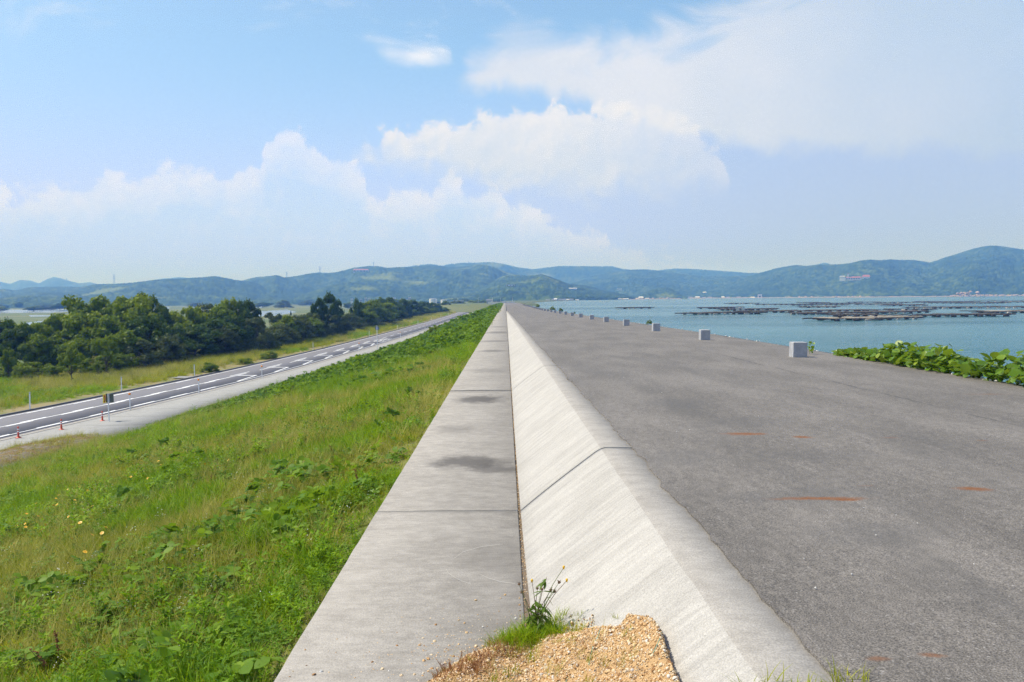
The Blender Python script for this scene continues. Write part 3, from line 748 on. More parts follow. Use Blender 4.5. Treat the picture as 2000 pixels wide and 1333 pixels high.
# ------------------------------------------------------------------ hills
HILLS = []
def ground_depth(px, py, D):
    """distance at which the sight line through a pixel meets a hillside, at most D"""
    d = Vector(ray(px, py)).normalized()
    for b_ in HILLS:
        loc, nr, ix, ds = b_.ray_cast(Vector(CAM), d)
        if loc is not None: D = min(D, loc.y)
    return D
def hill(name, pts, Dr, Db, zb=-4.0, step=2.5, rows=70, cell=11.0, hgt=6.0, seed=0, spur=1.0):
    """a wooded ridge: crest through pts (seen from the dike) at distance Dr, foot at distance Db"""
    px = np.array([p[0] for p in pts], float); py = np.array([p[1] for p in pts], float)
    gx = np.arange(px[0], px[-1] + step, step); gy = np.interp(gx, px, py)
    k = np.array([1, 2, 1])/4.0
    gp = np.pad(gy, 1, mode='edge'); gy = np.convolve(gp, k, 'valid')
    crest = np.array([at(a, b, Dr) for a, b in zip(gx, gy)])
    if callable(Db): db = np.array([Db(a) for a in gx])
    else: db = np.full(len(gx), float(Db))
    v = np.concatenate([np.linspace(0, 1, rows), np.linspace(1, 1.5, 8)[1:]])
    A, B = np.meshgrid(np.arange(len(gx)), v, indexing='ij')
    D = db[A] + (Dr - db[A])*B
    X = crest[A, 0]*D/Dr; Y = D.copy()
    H = crest[A, 2] - hgt*0.8 - zb
    sp = fbm(gx[A]/90.0 + seed, B*1.6, seed + 3, 3) - 0.5
    Bq = np.clip(B, 0, 1)
    shape = np.clip(np.sin(Bq*math.pi/2)**1.15 + spur*0.55*sp*np.sin(Bq*math.pi), 0, 1)
    shape = np.where(B > 1, 1 - (B - 1)*0.8, shape)
    # keep the crest line: nothing in front may rise above the sight line to it
    zline = CAM[2] + (crest[A, 2] - hgt*0.8 - CAM[2])*D/Dr
    Z = np.minimum(zb + H*shape, np.where(B <= 1, np.maximum(zline - 0.5, zb + 0.2), 1e9))
    d, r = worley(X/cell, Y/cell, seed)
    d2, r2 = worley(X/(cell*0.45), Y/(cell*0.45), seed + 9)
    ramp_ = np.clip(B*rows/2.0, 0, 1)
    Z = Z + ramp_*(hgt*np.clip(1 - d*d*1.5, -0.3, 1) + 0.35*hgt*np.clip(1 - d2*1.3, 0, 1))
    tint = 0.15 + 0.5*r + 0.25*r2*0.6 + 0.3*(fbm(X/90.0, Y/90.0, seed) - 0.5)
    V = np.stack([X, Y, Z], -1).reshape(-1, 3)
    o = link_obj(name, np_mesh(name, V, grid_faces(len(gx), len(v)), M['hill'], False, tint.reshape(-1)))
    HILLS.append(BVHTree.FromPolygons(V.tolist(), grid_faces(len(gx), len(v)).tolist()))
    return tag(o, kind='structure')
hill('hill', [(1325, 584), (1345, 577), (1400, 562), (1440, 550), (1470, 538), (1500, 530), (1520, 524), (1540, 521), (1555, 519), (1575, 521), (1600, 518), (1640, 518), (1660, 516), (1680, 511), (1700, 509), (1720, 510), (1740, 508), (1760, 509), (1785, 509),
     (1800, 511), (1815, 514), (1830, 510), (1845, 504), (1870, 497), (1900, 487), (1925, 482), (1940, 481), (1960, 483), (2000, 489), (2100, 505), (2250, 520), (2450, 545)], 2950,
     lambda p: np.interp(p, [1330, 1500, 1700, 2000, 2450], [2380, 2150, 1760, 1740, 1700]), rows=95, seed=1)
hill('hill', [(1248, 583), (1256, 574), (1268, 569), (1280, 565), (1305, 563), (1318, 568), (1330, 576), (1342, 584)], 2150, 1900, step=1.6, rows=30, seed=2, cell=10)
hill('hill', [(1060, 572), (1080, 565), (1130, 550), (1160, 540), (1200, 532), (1230, 528), (1260, 527), (1290, 530), (1330, 536), (1370, 541), (1420, 541), (1460, 540), (1500, 545), (1560, 565)], 3500, 2420, rows=70, seed=3)
hill('hill', [(870, 586), (930, 570), (955, 556), (975, 543), (990, 538), (1010, 538), (1030, 541), (1060, 538), (1080, 545), (1110, 556), (1150, 560), (1180, 568), (1215, 576), (1250, 586)], 2350, lambda p: np.interp(p, [870, 1000, 1100, 1250], [1450, 1330, 1300, 1700]), step=2.0, rows=80, seed=4)
hill('hill', [(440, 560), (480, 548), (500, 543), (530, 541), (540, 539), (555, 544), (580, 541), (600, 537), (620, 534), (640, 535), (660, 533), (675, 529), (690, 525), (705, 523), (720, 521), (740, 522), (755, 525), (770, 524), (800, 523), (830, 520), (840, 519),
     (860, 521), (880, 523), (900, 522), (920, 521), (935, 518), (945, 518), (960, 522), (980, 529), (1000, 536), (1025, 542), (1060, 555), (1120, 575)], 3300, 1750, zb=-6.0, rows=95, seed=5, spur=1.3)
hill('hill', [(560, 592), (600, 575), (640, 560), (680, 553), (720, 552), (760, 560), (800, 568), (850, 574), (900, 582), (940, 590)], 2050, 1600, zb=-6.0, rows=40, seed=15, spur=1.2)
hill('hill', [(-420, 572), (-200, 570), (-60, 568), (0, 566), (30, 569), (60, 562), (110, 561), (160, 562), (190, 557), (230, 556), (260, 554), (300, 549), (330, 547), (370, 545), (400, 543), (420, 541), (435, 544), (460, 549), (490, 552), (520, 560), (560, 575)], 2700, 1500, zb=-7.2, rows=80, seed=6, spur=1.3)
hill('hill', [(-300, 590), (-100, 584), (0, 584), (60, 580), (110, 582), (150, 576), (175, 582), (230, 590), (300, 598)], 1500, 1250, zb=-7.2, rows=30, seed=16)
hill('hill', [(700, 530), (780, 525), (810, 519), (840, 516), (865, 520), (880, 516), (910, 514), (960, 513), (985, 517), (1010, 523), (1040, 527), (1065, 524), (1090, 521), (1130, 521), (1160, 521), (1195, 521), (1215, 526), (1250, 530), (1300, 540), (1350, 560)], 4000, 3500, rows=45, seed=7, cell=16, hgt=7)
hill('hill', [(1240, 540), (1280, 530), (1300, 527), (1320, 525.5), (1345, 526), (1380, 528), (1420, 531), (1460, 534), (1480, 534), (1520, 545), (1600, 565)], 4200, 3600, rows=40, seed=8, cell=16, hgt=7)
hill('hill', [(1570, 530), (1590, 522), (1600, 516.5), (1610, 514), (1618, 515.5), (1628, 521), (1650, 535)], 4600, 4200, step=1.6, rows=24, seed=9, cell=16, hgt=6)
hill('hill', [(-500, 560), (-300, 548), (-100, 560), (-30, 553), (0, 551), (20, 555), (40, 547.5), (60, 549), (76, 554.5), (90, 547), (105, 541.5), (120, 545), (140, 551), (155, 554.5), (175, 552), (190, 556), (230, 560), (260, 555), (290, 549), (320, 545), (350, 542.5), (370, 544), (400, 547), (450, 560)], 5200, 3600, zb=-7.0, rows=45, seed=10, cell=18, hgt=5)

# pale beaches and rocks along the far shore
def shore(pts, z, h, mat, name, seed, kindlabel=None):
    V = []
    for i, (px, D) in enumerate(pts):
        p = at(px, 590, D); s = p/np.linalg.norm(p[:2])
        hh = h*(0.5 + vn(i*0.7, 0.3, seed))
        V += [(p[0], p[1], z), (p[0] + s[0]*6, p[1] + s[1]*6, z + hh), (p[0] + s[0]*60, p[1] + s[1]*60, z + hh + 0.4)]
    o = link_obj(name, np_mesh(name, np.array(V), grid_faces(len(pts), 3)[:, ::-1], mat))
    return tag(o, kind='structure')
dsh = lambda p: float(np.interp(p, [1000, 1250, 1330, 1345, 1500, 1700, 2000, 2450], [1290, 1680, 1880, 2370, 2140, 1750, 1730, 1690])) - 22
shore([(p, dsh(p)) for p in np.arange(1345, 1830, 4)], -3.4, 1.3, M['sand'], 'beach', 1)
shore([(p, dsh(p)) for p in np.arange(1050, 1345, 4)], -3.4, 1.0, M['sand'], 'beach', 2)
shore([(p, dsh(p)) for p in np.arange(1830, 2450, 5)], -3.4, 1.2, M['sand'], 'beach', 3)
rb = MB()
def rock(m, c, r, seed):
    rs = random.Random(seed); prof_ = [(0.75, -0.4), (1.0, 0.1), (0.8, 0.55), (0.35, 0.8)]; n = 7; i = len(m.v)
    for a_, z_ in prof_:
        for j in range(n):
            an = 2*math.pi*j/n; q = r*a_*rs.uniform(0.7, 1.25)
            m.v.append((c[0] + q*math.cos(an), c[1] + q*math.sin(an), c[2] + z_*r*rs.uniform(0.85, 1.15)))
    for k in range(3):
        for j in range(n): m.f.append((i+k*n+j, i+k*n+(j+1) % n, i+(k+1)*n+(j+1) % n, i+(k+1)*n+j)); m.mi.append(0)
    m.f.append(tuple(i+3*n+j for j in range(n))); m.mi.append(0)
k = 0
for px in list(np.arange(1858, 2060, 3.2)) + list(np.arange(1535, 1680, 6.5)) + list(np.arange(1255, 1345, 7)):
    for q in range(3 if px > 1850 else 1):
        k += 1; p = at(px + random.uniform(-2, 2), 590, dsh(px) + random.uniform(0, 45)); lift = max(0, random.gauss(0, 3)) if 1870 < px < 1912 else 0
        rock(rb, (p[0], p[1], -3.0 + 0.06*0 + lift*1.6), random.uniform(1.6, 4.2), k)
tag(rb.build('shore_rock', M['rock'], smooth=False), 'tan boulders heaped along the far wooded shore', 'rocks', kind='stuff')

# ------------------------------------------------------------------ haze
hb = MB(); hb.box((0, 3900, 93), (22000, 8400, 212))
mt = bpy.data.materials.new('summer_haze'); mt.use_nodes = True; t = NT(mt.node_tree); t.n.clear()
pv = t.node('ShaderNodeVolumePrincipled'); pv.inputs['Color'].default_value = (0.13, 0.345, 1.0, 1); pv.inputs['Absorption Color'].default_value = (1, 1, 1, 1); pv.inputs['Density'].default_value = 0.00045; pv.inputs['Anisotropy'].default_value = 0.1
mo = t.node('ShaderNodeOutputMaterial'); t.l.new(pv.outputs[0], mo.inputs['Volume'])
tag(hb.build('haze', mt), 'blue summer haze over the bay and plain', 'haze', kind='stuff')

# ------------------------------------------------------------------ small plant meshes
def blade(V, F, T, base, h, w_, yaw, lean, curl, tint, segs=3):
    i = len(V); dx, dy = math.cos(yaw), math.sin(yaw); sx, sy = -dy, dx
    for k in range(segs + 1):
        f = k/segs; r = lean*h*f + curl*h*f*f; z = h*f*(1 - 0.35*curl*f); ww = w_*(1 - f**1.6)*0.5 + 0.0004
        c = (base[0] + dx*r, base[1] + dy*r, base[2] + z)
        V.append((c[0] - sx*ww, c[1] - sy*ww, c[2])); V.append((c[0] + sx*ww, c[1] + sy*ww, c[2]))
    for k in range(segs):
        a = i + 2*k; F.append((a, a+1, a+3, a+2)); T.append(tint)
def leaf(V, F, T, base, L, W, yaw, pitch, roll, tint, fold=0.15, round_=False):
    """a leaf of six quads with a fold along the midrib and a pointed or rounded outline"""
    m = Matrix.Rotation(yaw, 3, 'Z') @ Matrix.Rotation(-pitch, 3, 'Y') @ Matrix.Rotation(roll, 3, 'X')
    out = [(0.0, 0.02), (0.22, 0.42 if round_ else 0.34), (0.55, 0.5 if round_ else 0.42), (0.82, 0.33 if round_ else 0.22), (1.0, 0.02)]
    i = len(V)
    for f, ww in out:
        dz = -0.12*L*f*f
        for sgn in (-1, 0, 1):
            p = m @ Vector((f*L, sgn*ww*W, abs(sgn)*fold*ww*W + dz)); V.append((base[0]+p.x, base[1]+p.y, base[2]+p.z))
    for k in range(4):
        for j in (0, 1):
            a = i + 3*k + j; F.append((a, a+1, a+4, a+3)); T.append(tint)
def proto_mesh(name, V, F, T, mat, smooth=False):
    return np_mesh(name, np.array(V), np.array(F), mat, smooth, np.array(T))
PR = {}
rr = random.Random(5)
def tuft(name, n, h0, h1, w_, spread, lean, curl, mat, segs=3):
    V, F, T = [], [], []
    for _ in range(n):
        a = rr.uniform(0, 6.28); r = spread*math.sqrt(rr.random())
        blade(V, F, T, (r*math.cos(a), r*math.sin(a), -0.02), rr.uniform(h0, h1), w_*rr.uniform(0.7, 1.3), a + rr.gauss(0, 0.9), lean*rr.uniform(0.2, 1.2), curl*rr.uniform(0.3, 1.3), rr.random(), segs)
    PR[name] = proto_mesh(name, V, F, T, mat); return PR[name]
for k in range(3): tuft('grass%d' % k, 26, 0.07, 0.19, 0.007, 0.10, 0.35, 0.5, M['grass'])
for k in range(3): tuft('lush%d' % k, 34, 0.12, 0.27, 0.009, 0.11, 0.35, 0.7, M['lush'])
for k in range(2): tuft('straw%d' % k, 18, 0.12, 0.36, 0.0045, 0.11, 0.4, 0.35, M['dry'])
for k in range(2): tuft('hay%d' % k, 22, 0.05, 0.13, 0.005, 0.13, 1.1, 0.9, M['dry'])
tuft('redgrass0', 24, 0.04, 0.10, 0.005, 0.06, 0.6, 0.5, M['redgrass'])
for k in range(3): tuft('tall%d' % k, 46, 0.30, 0.75, 0.016, 0.26, 0.3, 0.45, M['grass'])
for k in range(2): tuft('talllush%d' % k, 56, 0.25, 0.60, 0.022, 0.30, 0.35, 0.7, M['lush'])
for k in range(2): tuft('talldry%d' % k, 42, 0.30, 0.80, 0.012, 0.26, 0.3, 0.4, M['dry'])
def clover(name, n, L, spread, hmax, mat, round_=True):
    V, F, T = [], [], []
    for _ in range(n):
        a = rr.uniform(0, 6.28); r = spread*math.sqrt(rr.random()); h = rr.uniform(0.3, 1.0)*hmax; c = (r*math.cos(a), r*math.sin(a), h); tn = rr.random()
        y0 = rr.uniform(0, 6.28)
        for q in range(3):
            leaf(V, F, T, c, L*rr.uniform(0.8, 1.2), L*0.8, y0 + q*2.1, rr.gauss(0.15, 0.3), rr.gauss(0, 0.3), tn, 0.15, round_)
    PR[name] = proto_mesh(name, V, F, T, mat)
clover('clover0', 16, 0.022, 0.11, 0.09, M['weed']); clover('clover1', 14, 0.032, 0.12, 0.12, M['weed'])
clover('vine0', 7, 0.10, 0.26, 0.22, M['vine']); clover('vine1', 6, 0.085, 0.22, 0.16, M['vine']); clover('vine2', 9, 0.115, 0.34, 0.40, M['vine'])
clover('vinedark0', 9, 0.10, 0.32, 0.14, M['weed']); clover('vineflat0', 14, 0.11, 0.40, 0.16, M['vinefar']); clover('vineflat1', 14, 0.095, 0.36, 0.13, M['vinefar'])
def weed(name, h, n, L, W, mat):
    V, F, T = [], [], []
    for s in range(4):
        bx, by = rr.gauss(0, 0.04), rr.gauss(0, 0.04); ly = rr.uniform(0, 6.28); hh = h*rr.uniform(0.6, 1)
        blade(V, F, T, (bx, by, -0.02), hh, 0.008, ly, 0.15, 0.1, 0.3)
        for q in range(n):
            f = (q + 1)/n; leaf(V, F, T, (bx + math.cos(ly)*0.15*hh*f, by + math.sin(ly)*0.15*hh*f, hh*f*0.97), L*rr.uniform(0.7, 1.2)*(1.1 - 0.4*f), W, q*2.4 + s, 0.5*f + rr.gauss(0.1, 0.2), rr.gauss(0, 0.2), rr.random(), 0.1)
    PR[name] = proto_mesh(name, V, F, T, mat)
weed('weed0', 0.26, 9, 0.075, 0.022, M['weed']); weed('weed1', 0.36, 12, 0.09, 0.024, M['lush'])
V, F, T = [], [], []                                   # tiny white daisies
for _ in range(7):
    a = rr.uniform(0, 6.28); r = 0.10*rr.random(); h = rr.uniform(0.10, 0.22)
    for q in range(5): leaf(V, F, T, (r*math.cos(a), r*math.sin(a), h), 0.007, 0.005, q*1.26, 0.3, 0, 1.0)
PR['daisy0'] = proto_mesh('daisy0', V, F, T, M['petalwhite'])
st = MB(); rock(st, (0, 0, 0), 1.0, 3); PR['stone0'] = st.mesh('stone0', M['gravel'], True)
st = MB(); rock(st, (0, 0, 0), 1.0, 8); PR['stone1'] = st.mesh('stone1', M['gravel'], False)
st = MB(); rock(st, (0, 0, 0), 1.0, 12); PR['pebble0'] = st.mesh('pebble0', M['shell'], False)

def scatter(name, protos, pts, scl, idx, label, cat, tilt=0.15, kind='stuff', parent=None):
    """many small plants or stones nobody could count, as one object"""
    pts = np.asarray(pts, np.float32); n = len(pts)
    c = bpy.data.collections.new(name + '_kinds')
    for i, k in enumerate(protos):
        c.objects.link(bpy.data.objects.new('%s_%02d' % (name, i), PR[k]))
    me = bpy.data.meshes.new(name); me.vertices.add(n); me.vertices.foreach_set('co', pts.ravel())
    rot = np.stack([rng.normal(0, tilt, n), rng.normal(0, tilt, n), rng.uniform(0, 6.283, n)], -1).astype(np.float32)
    a = me.attributes.new('rot', 'FLOAT_VECTOR', 'POINT'); a.data.foreach_set('vector', rot.ravel())
    a = me.attributes.new('scl', 'FLOAT', 'POINT'); a.data.foreach_set('value', np.asarray(scl, np.float32))
    a = me.attributes.new('idx', 'INT', 'POINT'); a.data.foreach_set('value', np.asarray(idx, np.int32))
    o = link_obj(name, me, parent)
    g = bpy.data.node_groups.new(name + '_nodes', 'GeometryNodeTree')
    g.interface.new_socket('Geometry', in_out='INPUT', socket_type='NodeSocketGeometry')
    g.interface.new_socket('Geometry', in_out='OUTPUT', socket_type='NodeSocketGeometry')
    nd = g.nodes; gi = nd.new('NodeGroupInput'); go = nd.new('NodeGroupOutput')
    ci = nd.new('GeometryNodeCollectionInfo'); ci.inputs['Collection'].default_value = c
    ci.inputs['Separate Children'].default_value = True; ci.inputs['Reset Children'].default_value = True
    ip = nd.new('GeometryNodeInstanceOnPoints'); ip.inputs['Pick Instance'].default_value = True
    for attr, typ, sock in (('rot', 'FLOAT_VECTOR', 'Rotation'), ('scl', 'FLOAT', 'Scale'), ('idx', 'INT', 'Instance Index')):
        na = nd.new('GeometryNodeInputNamedAttribute'); na.data_type = typ; na.inputs['Name'].default_value = attr
        g.links.new(na.outputs['Attribute'], ip.inputs[sock])
    g.links.new(gi.outputs[0], ip.inputs['Points']); g.links.new(ci.outputs[0], ip.inputs['Instance']); g.links.new(ip.outputs[0], go.inputs[0])
    o.modifiers.new('scatter', 'NODES').node_group = g
    return tag(o, label, cat, kind=kind)

# ------------------------------------------------------------------ plants of the bank
def bank_points(n, y0, y1, power=1.0):
    """random points on the bank that the road user on the dike can see"""
    y = y0 + (y1 - y0)*rng.random(n)**power
    x = XS - 0.05 - rng.random(n)*(XS - foot(y) - 0.4)
    keep = (x > -0.72*y - 1.0)
    return x[keep], y[keep]
def dens_pts(bands):
    xs, yv, sc = [], [], []
    for y0, y1, dens, s in bands:
        area = (y1 - y0)*24.0
        x, y = bank_points(int(area*dens), y0, y1)
        xs.append(x); yv.append(y); sc.append(np.full(len(x), s))
    return np.concatenate(xs), np.concatenate(yv), np.concatenate(sc)
def vine_zone(x, y):
    edge = 40.0 + 0.15*(-x) + 7*(fbm(x*0.25, y*0.1, 31) - 0.5)
    return y > edge
x, y, s = dens_pts([(2.5, 7, 190, 0.85), (7, 12, 120, 1.0), (12, 20, 62, 1.2), (20, 34, 28, 1.55), (34, 60, 14, 1.8), (60, 130, 5, 2.2), (130, 420, 1.0, 3.2)])
n1 = fbm(x*0.55, y*0.4, 41); n2 = fbm(x*1.6 + 9, y*1.2, 42); n3 = fbm(x*0.25, y*0.2 + 4, 43)
rnd = rng.random(len(x))
lowdry = np.clip((XS - x)/(XS - foot(y)), 0, 1)
# 0-2 grass, 3-5 lush, 6-7 straw, 8-9 hay, 10-11 clover, 12-13 weeds, 14 daisies
pro = ['grass0', 'grass1', 'grass2', 'lush0', 'lush1', 'lush2', 'straw0', 'straw1', 'hay0', 'hay1', 'clover0', 'clover1', 'weed0', 'weed1', 'daisy0']
idx = rng.integers(0, 3, len(x))
idx = np.where((n1 > 0.52) & (rnd < 0.62), 3 + rng.integers(0, 3, len(x)), idx)
idx = np.where((n2 > 0.52) & (rnd < 0.5) & (y < 22), 10 + rng.integers(0, 2, len(x)), idx)
idx = np.where((n2 < 0.46) & (rnd > 0.66), 8 + rng.integers(0, 2, len(x)), idx)
dryz = (n1 < 0.53) | (lowdry > 0.72)
idx = np.where(dryz & (rng.random(len(x)) < 0.27 + 0.22*(lowdry > 0.72) + 0.15*((y > 13) & (y < 45) & (x > -7))), 6 + rng.integers(0, 2, len(x)), idx)
idx = np.where((n3 > 0.53) & (rng.random(len(x)) < 0.09), 12 + rng.integers(0, 2, len(x)), idx)
idx = np.where((XS - x < 0.7) & (n1 > 0.45) & (rng.random(len(x)) < 0.22), 12 + rng.integers(0, 2, len(x)), idx)
idx = np.where((rng.random(len(x)) < 0.012) & (y < 18), 14, idx)
bare = (n2 < 0.36) & (rng.random(len(x)) < 0.55)
keep = ~bare & ~(vine_zone(x, y) & (rng.random(len(x)) < 0.88))
x, y, s, idx = x[keep], y[keep], s[keep], idx[keep]
sc = s*rng.uniform(0.75, 1.3, len(x))*np.where((idx >= 3) & (idx <= 5), 1.05, 1.0)
sc = sc*np.clip(0.45 + (XS - x)*0.9, 0.45, 1.0)*np.clip(0.3 + (x - foot(y))*0.22, 0.3, 1.0)
scatter('bank_grass', pro, np.stack([x, y, slope_z(x, y)], -1), sc, idx, 'mixed green and straw coloured grass covering the bank below the walkway', 'grass', 0.18)

# creeping vine covering the far part of the bank and patches nearby
vx, vy, vsz = dens_pts([(2.5, 12, 13, 0.8), (12, 30, 7, 0.85), (30, 60, 15, 1.15), (60, 130, 9.0, 1.5), (130, 420, 2.4, 2.6)])
pm = fbm(vx*0.5 + 3, vy*0.35, 51)
near_patch = (np.hypot((vx + 2.6)/1.5, (vy - 11.5)/3.2) < 1) | (np.hypot((vx + 2.0)/0.6, (vy - 15)/3) < 1) | (np.hypot((vx + 3.0)/1.5, (vy - 4.6)/0.9) < 1) | (np.hypot((vx + 4.2)/1.3, (vy - 9.3)/1.4) < 1)
keep = (vine_zone(vx, vy) & (pm > 0.18)) | (near_patch & (rng.random(len(vx)) < 0.38)) | ((pm > 0.68) & (rng.random(len(vx)) < 0.25) & (vy < 40))
vx, vy, vsz = vx[keep], vy[keep], vsz[keep]
ledge = np.clip(0.35 + (XS - vx)*0.5, 0.35, 1.0)*np.clip(0.12 + (vx - foot(vy) - 1.0)*0.10, 0.12, 1.0)
vi = np.where(rng.random(len(vx)) < 0.3, 3, rng.integers(0, 3, len(vx)))
vi = np.where((vy > 36) & (rng.random(len(vx)) < 0.70 + 0.3*((vx - foot(vy)) < 5.5)), 4 + rng.integers(0, 2, len(vx)), vi)
scatter('creeping_vine', ['vine0', 'vine1', 'vine2', 'vinedark0', 'vineflat0', 'vineflat1'], np.stack([vx, vy, slope_z(vx, vy) + 0.02], -1), vsz*rng.uniform(0.8, 1.35, len(vx))*ledge, vi, 'dense broad-leaved creeping vine smothering the far bank beside the walkway', 'vine', 0.3)

# grass between the country road and the trees
n = 26000
y = 25 + 470*rng.random(n)**1.9; off = -4.3 - rng.random(n)**0.9*30
pt = np.array([rd(s_at(a), b) for a, b in zip(y, off)]); x, yv = pt[:, 0], pt[:, 1]
n1 = fbm(x*0.12, yv*0.06, 61); rnd = rng.random(n)
strip_ = -off - 4.2
keep = rnd < np.clip(strip_/3.0, 0.06, 1.0)
idx = np.where(n1 + 0.35*(rnd - 0.5) > 0.42, rng.integers(0, 3, n), 3 + rng.integers(0, 2, n))
n2 = fbm(x*0.16 + 5, yv*0.07, 65); idx = np.where((n2 > 0.60) & (rnd < 0.8), 5 + rng.integers(0, 2, n), idx)
sc = np.clip(0.35 + strip_*0.18, 0.35, 1.15)*rng.uniform(0.75, 1.25, n)*np.clip(0.75 + yv/200, 0.8, 2.0)
z = np.where(strip_ < 5.4, np.interp(strip_, [0, 5.4], [ROADZ + 0.05, -7.03]), gz(x, yv))
scatter('verge_grass', ['tall0', 'tall1', 'tall2', 'talldry0', 'talldry1', 'talllush0', 'talllush1'], np.stack([x, yv, z], -1)[keep], sc[keep], idx[keep], 'tall green and straw coloured grass between the road and the trees', 'grass', 0.12)

# brown dry patch at the foot of the bank beside the berm
q = [on(px, py, ROADZ + 0.1) for px, py in ((-60, 897), (0, 884), (60, 871), (120, 858), (175, 850), (212, 854), (214, 862), (150, 878), (80, 897), (0, 915), (-60, 926))]
m = MB(); cxy = np.mean([p[:2] for p in q], axis=0); i0 = len(m.v); ringn = 5
for k in range(ringn):
    f = 1 - k/ringn
    for p in q:
        xy = cxy + (np.array(p[:2]) - cxy)*f; m.v.append((xy[0], xy[1], ROADZ + 0.16 + 0.28*(1 - f**2) + 0.25*(vn(xy[0]*1.5, xy[1]*1.5, 5) - 0.5)*(k > 0)))
for k in range(ringn - 1):
    for j in range(len(q)):
        m.f.append((i0+k*len(q)+j, i0+k*len(q)+(j+1) % len(q), i0+(k+1)*len(q)+(j+1) % len(q), i0+(k+1)*len(q)+j)); m.mi.append(0)
m.f.append(tuple(i0+(ringn-1)*len(q)+j for j in range(len(q)))); m.mi.append(0)
tag(m.build('dry_mound', M['brown'], smooth=True), kind='structure')
qa = np.array([p[:2] for p in q]); k = rng.integers(0, len(qa), 900); f_ = np.sqrt(rng.random(900))[:, None]*0.97; kk = (k + 1) % len(qa); mixf = rng.random(900)[:, None]
pxy = cxy + (qa[k]*(1 - mixf) + qa[kk]*mixf - cxy)*f_
scatter('mound_grass', ['hay0', 'hay1', 'redgrass0', 'straw0', 'grass0'], np.stack([pxy[:, 0], pxy[:, 1], ROADZ + 0.16 + 0.26*(1 - f_[:, 0]**2)], -1), rng.uniform(0.8, 1.8, 900), rng.choice([0, 1, 2, 2, 3, 4], 900), 'withered brown grass on the mound at the foot of the bank', 'grass', 0.2)

# gravel along joint, shells along the sea edge
def edge_stones():
    P_, S_, I_ = [], [], []
    for _ in range(1500):
        y = 4.2 + 26*rng.random()**1.6; P_.append((0.108 + (0.018 + 0.03*math.exp(-max(y - 5, 0)*0.45))*rng.random(), y, hs(y) - 0.012 - 0.012*min(1, max(0, (y - 5)/6)))); S_.append(rng.uniform(0.0025, 0.007)); I_.append(rng.integers(0, 2))
    return P_, S_, I_
P_, S_, I_ = edge_stones()
scatter('joint_gravel', ['stone0', 'stone1'], P_, S_, I_, 'fine tan grit caught in the joint between walkway and sloped kerb', 'gravel', 1.0)
P_, S_, I_ = [], [], []
for _ in range(110):
    y = 11 + 60*rng.random()**1.7; P_.append((XR(y) - 0.02 + 0.22*rng.random(), y, ha(y) + 0.012)); S_.append(rng.uniform(0.01, 0.045)); I_.append(0)
scatter('edge_stones', ['pebble0'], P_, S_, I_, 'bleached stones and shells along the sea edge of the dike road', 'stones', 1.0)
P_, S_, I_ = [], [], []
for _ in range(130):
    y = 3.2 + 14*rng.random(); x = 1.5 + 6*rng.random(); P_.append((x, y, float(ha(y)) + 0.03)); S_.append(rng.uniform(0.003, 0.007)); I_.append(0)
scatter('road_grit', ['pebble0'], P_, S_, I_, 'pale grit scattered over the dike road', 'grit', 1.0)

# ------------------------------------------------------------------ trees
def crown_mesh(name, mat, n_clump, n_leaf, leafsize, shape, seed):
    """unit crown (radius 1, height 0..1): clumps of leaves with gaps between them"""
    g = np.random.default_rng(seed); C, RR = [], []
    while len(C) < n_clump:
        p = g.uniform(-1, 1, 3); h = (p[2] + 1)/2
        if shape == 'round': lim = math.sin(math.pi*min(max(0.12 + 0.80*h, 0), 1))**0.7
        elif shape == 'bush': lim = math.sqrt(max(0, 1 - (h*0.98)**2.2))
        elif shape == 'cone': lim = 1.0 - h*0.97
        else: lim = math.sin(math.pi*min(0.25 + 0.68*h, 1))**0.8
        r = math.hypot(p[0], p[1])
        if r < lim*0.92 and (r > lim*0.35 or h > 0.7 or g.random() < 0.25):
            C.append((p[0], p[1], 0.06 + 0.86*h)); RR.append(g.uniform(0.16, 0.30)*(1.0 if shape != 'cone' else 0.6))
    C = np.array(C); RR = np.array(RR); tintc = g.uniform(0, 1, n_clump)
    k = g.integers(0, n_clump, n_leaf)
    d = g.normal(size=(n_leaf, 3)); d /= np.linalg.norm(d, axis=1)[:, None]
    d[:, 2] = np.abs(d[:, 2])*0.8 + d[:, 2]*0.2
    rad = RR[k]*(0.55 + 0.45*g.random(n_leaf)**0.5)*g.choice([1.0, 1.0, 1.0, 1.25], n_leaf)
    P_ = C[k] + d*rad[:, None]*np.array([1, 1, 0.62])
    nrm = d + g.normal(0, 0.45, (n_leaf, 3)); nrm /= np.linalg.norm(nrm, axis=1)[:, None]
    up = g.normal(size=(n_leaf, 3)); a = np.cross(nrm, up); a /= np.linalg.norm(a, axis=1)[:, None]; b = np.cross(nrm, a)
    sz = leafsize*g.uniform(0.55, 1.35, n_leaf)[:, None]
    zs = np.array([1, 1, 0.62])
    Q = np.stack([P_ - a*sz*zs*0.5, P_ + b*sz*zs*0.32 + a*sz*zs*0.05, P_ + a*sz*zs*0.6, P_ - b*sz*zs*0.32 + a*sz*zs*0.05], 1).reshape(-1, 3)
    F = np.arange(n_leaf*4).reshape(-1, 4)
    tint = np.clip(0.25*tintc[k] + 0.5*g.random(n_leaf) + 0.25*(P_[:, 2]), 0, 1)
    return np_mesh(name, Q, F, mat, False, tint), C
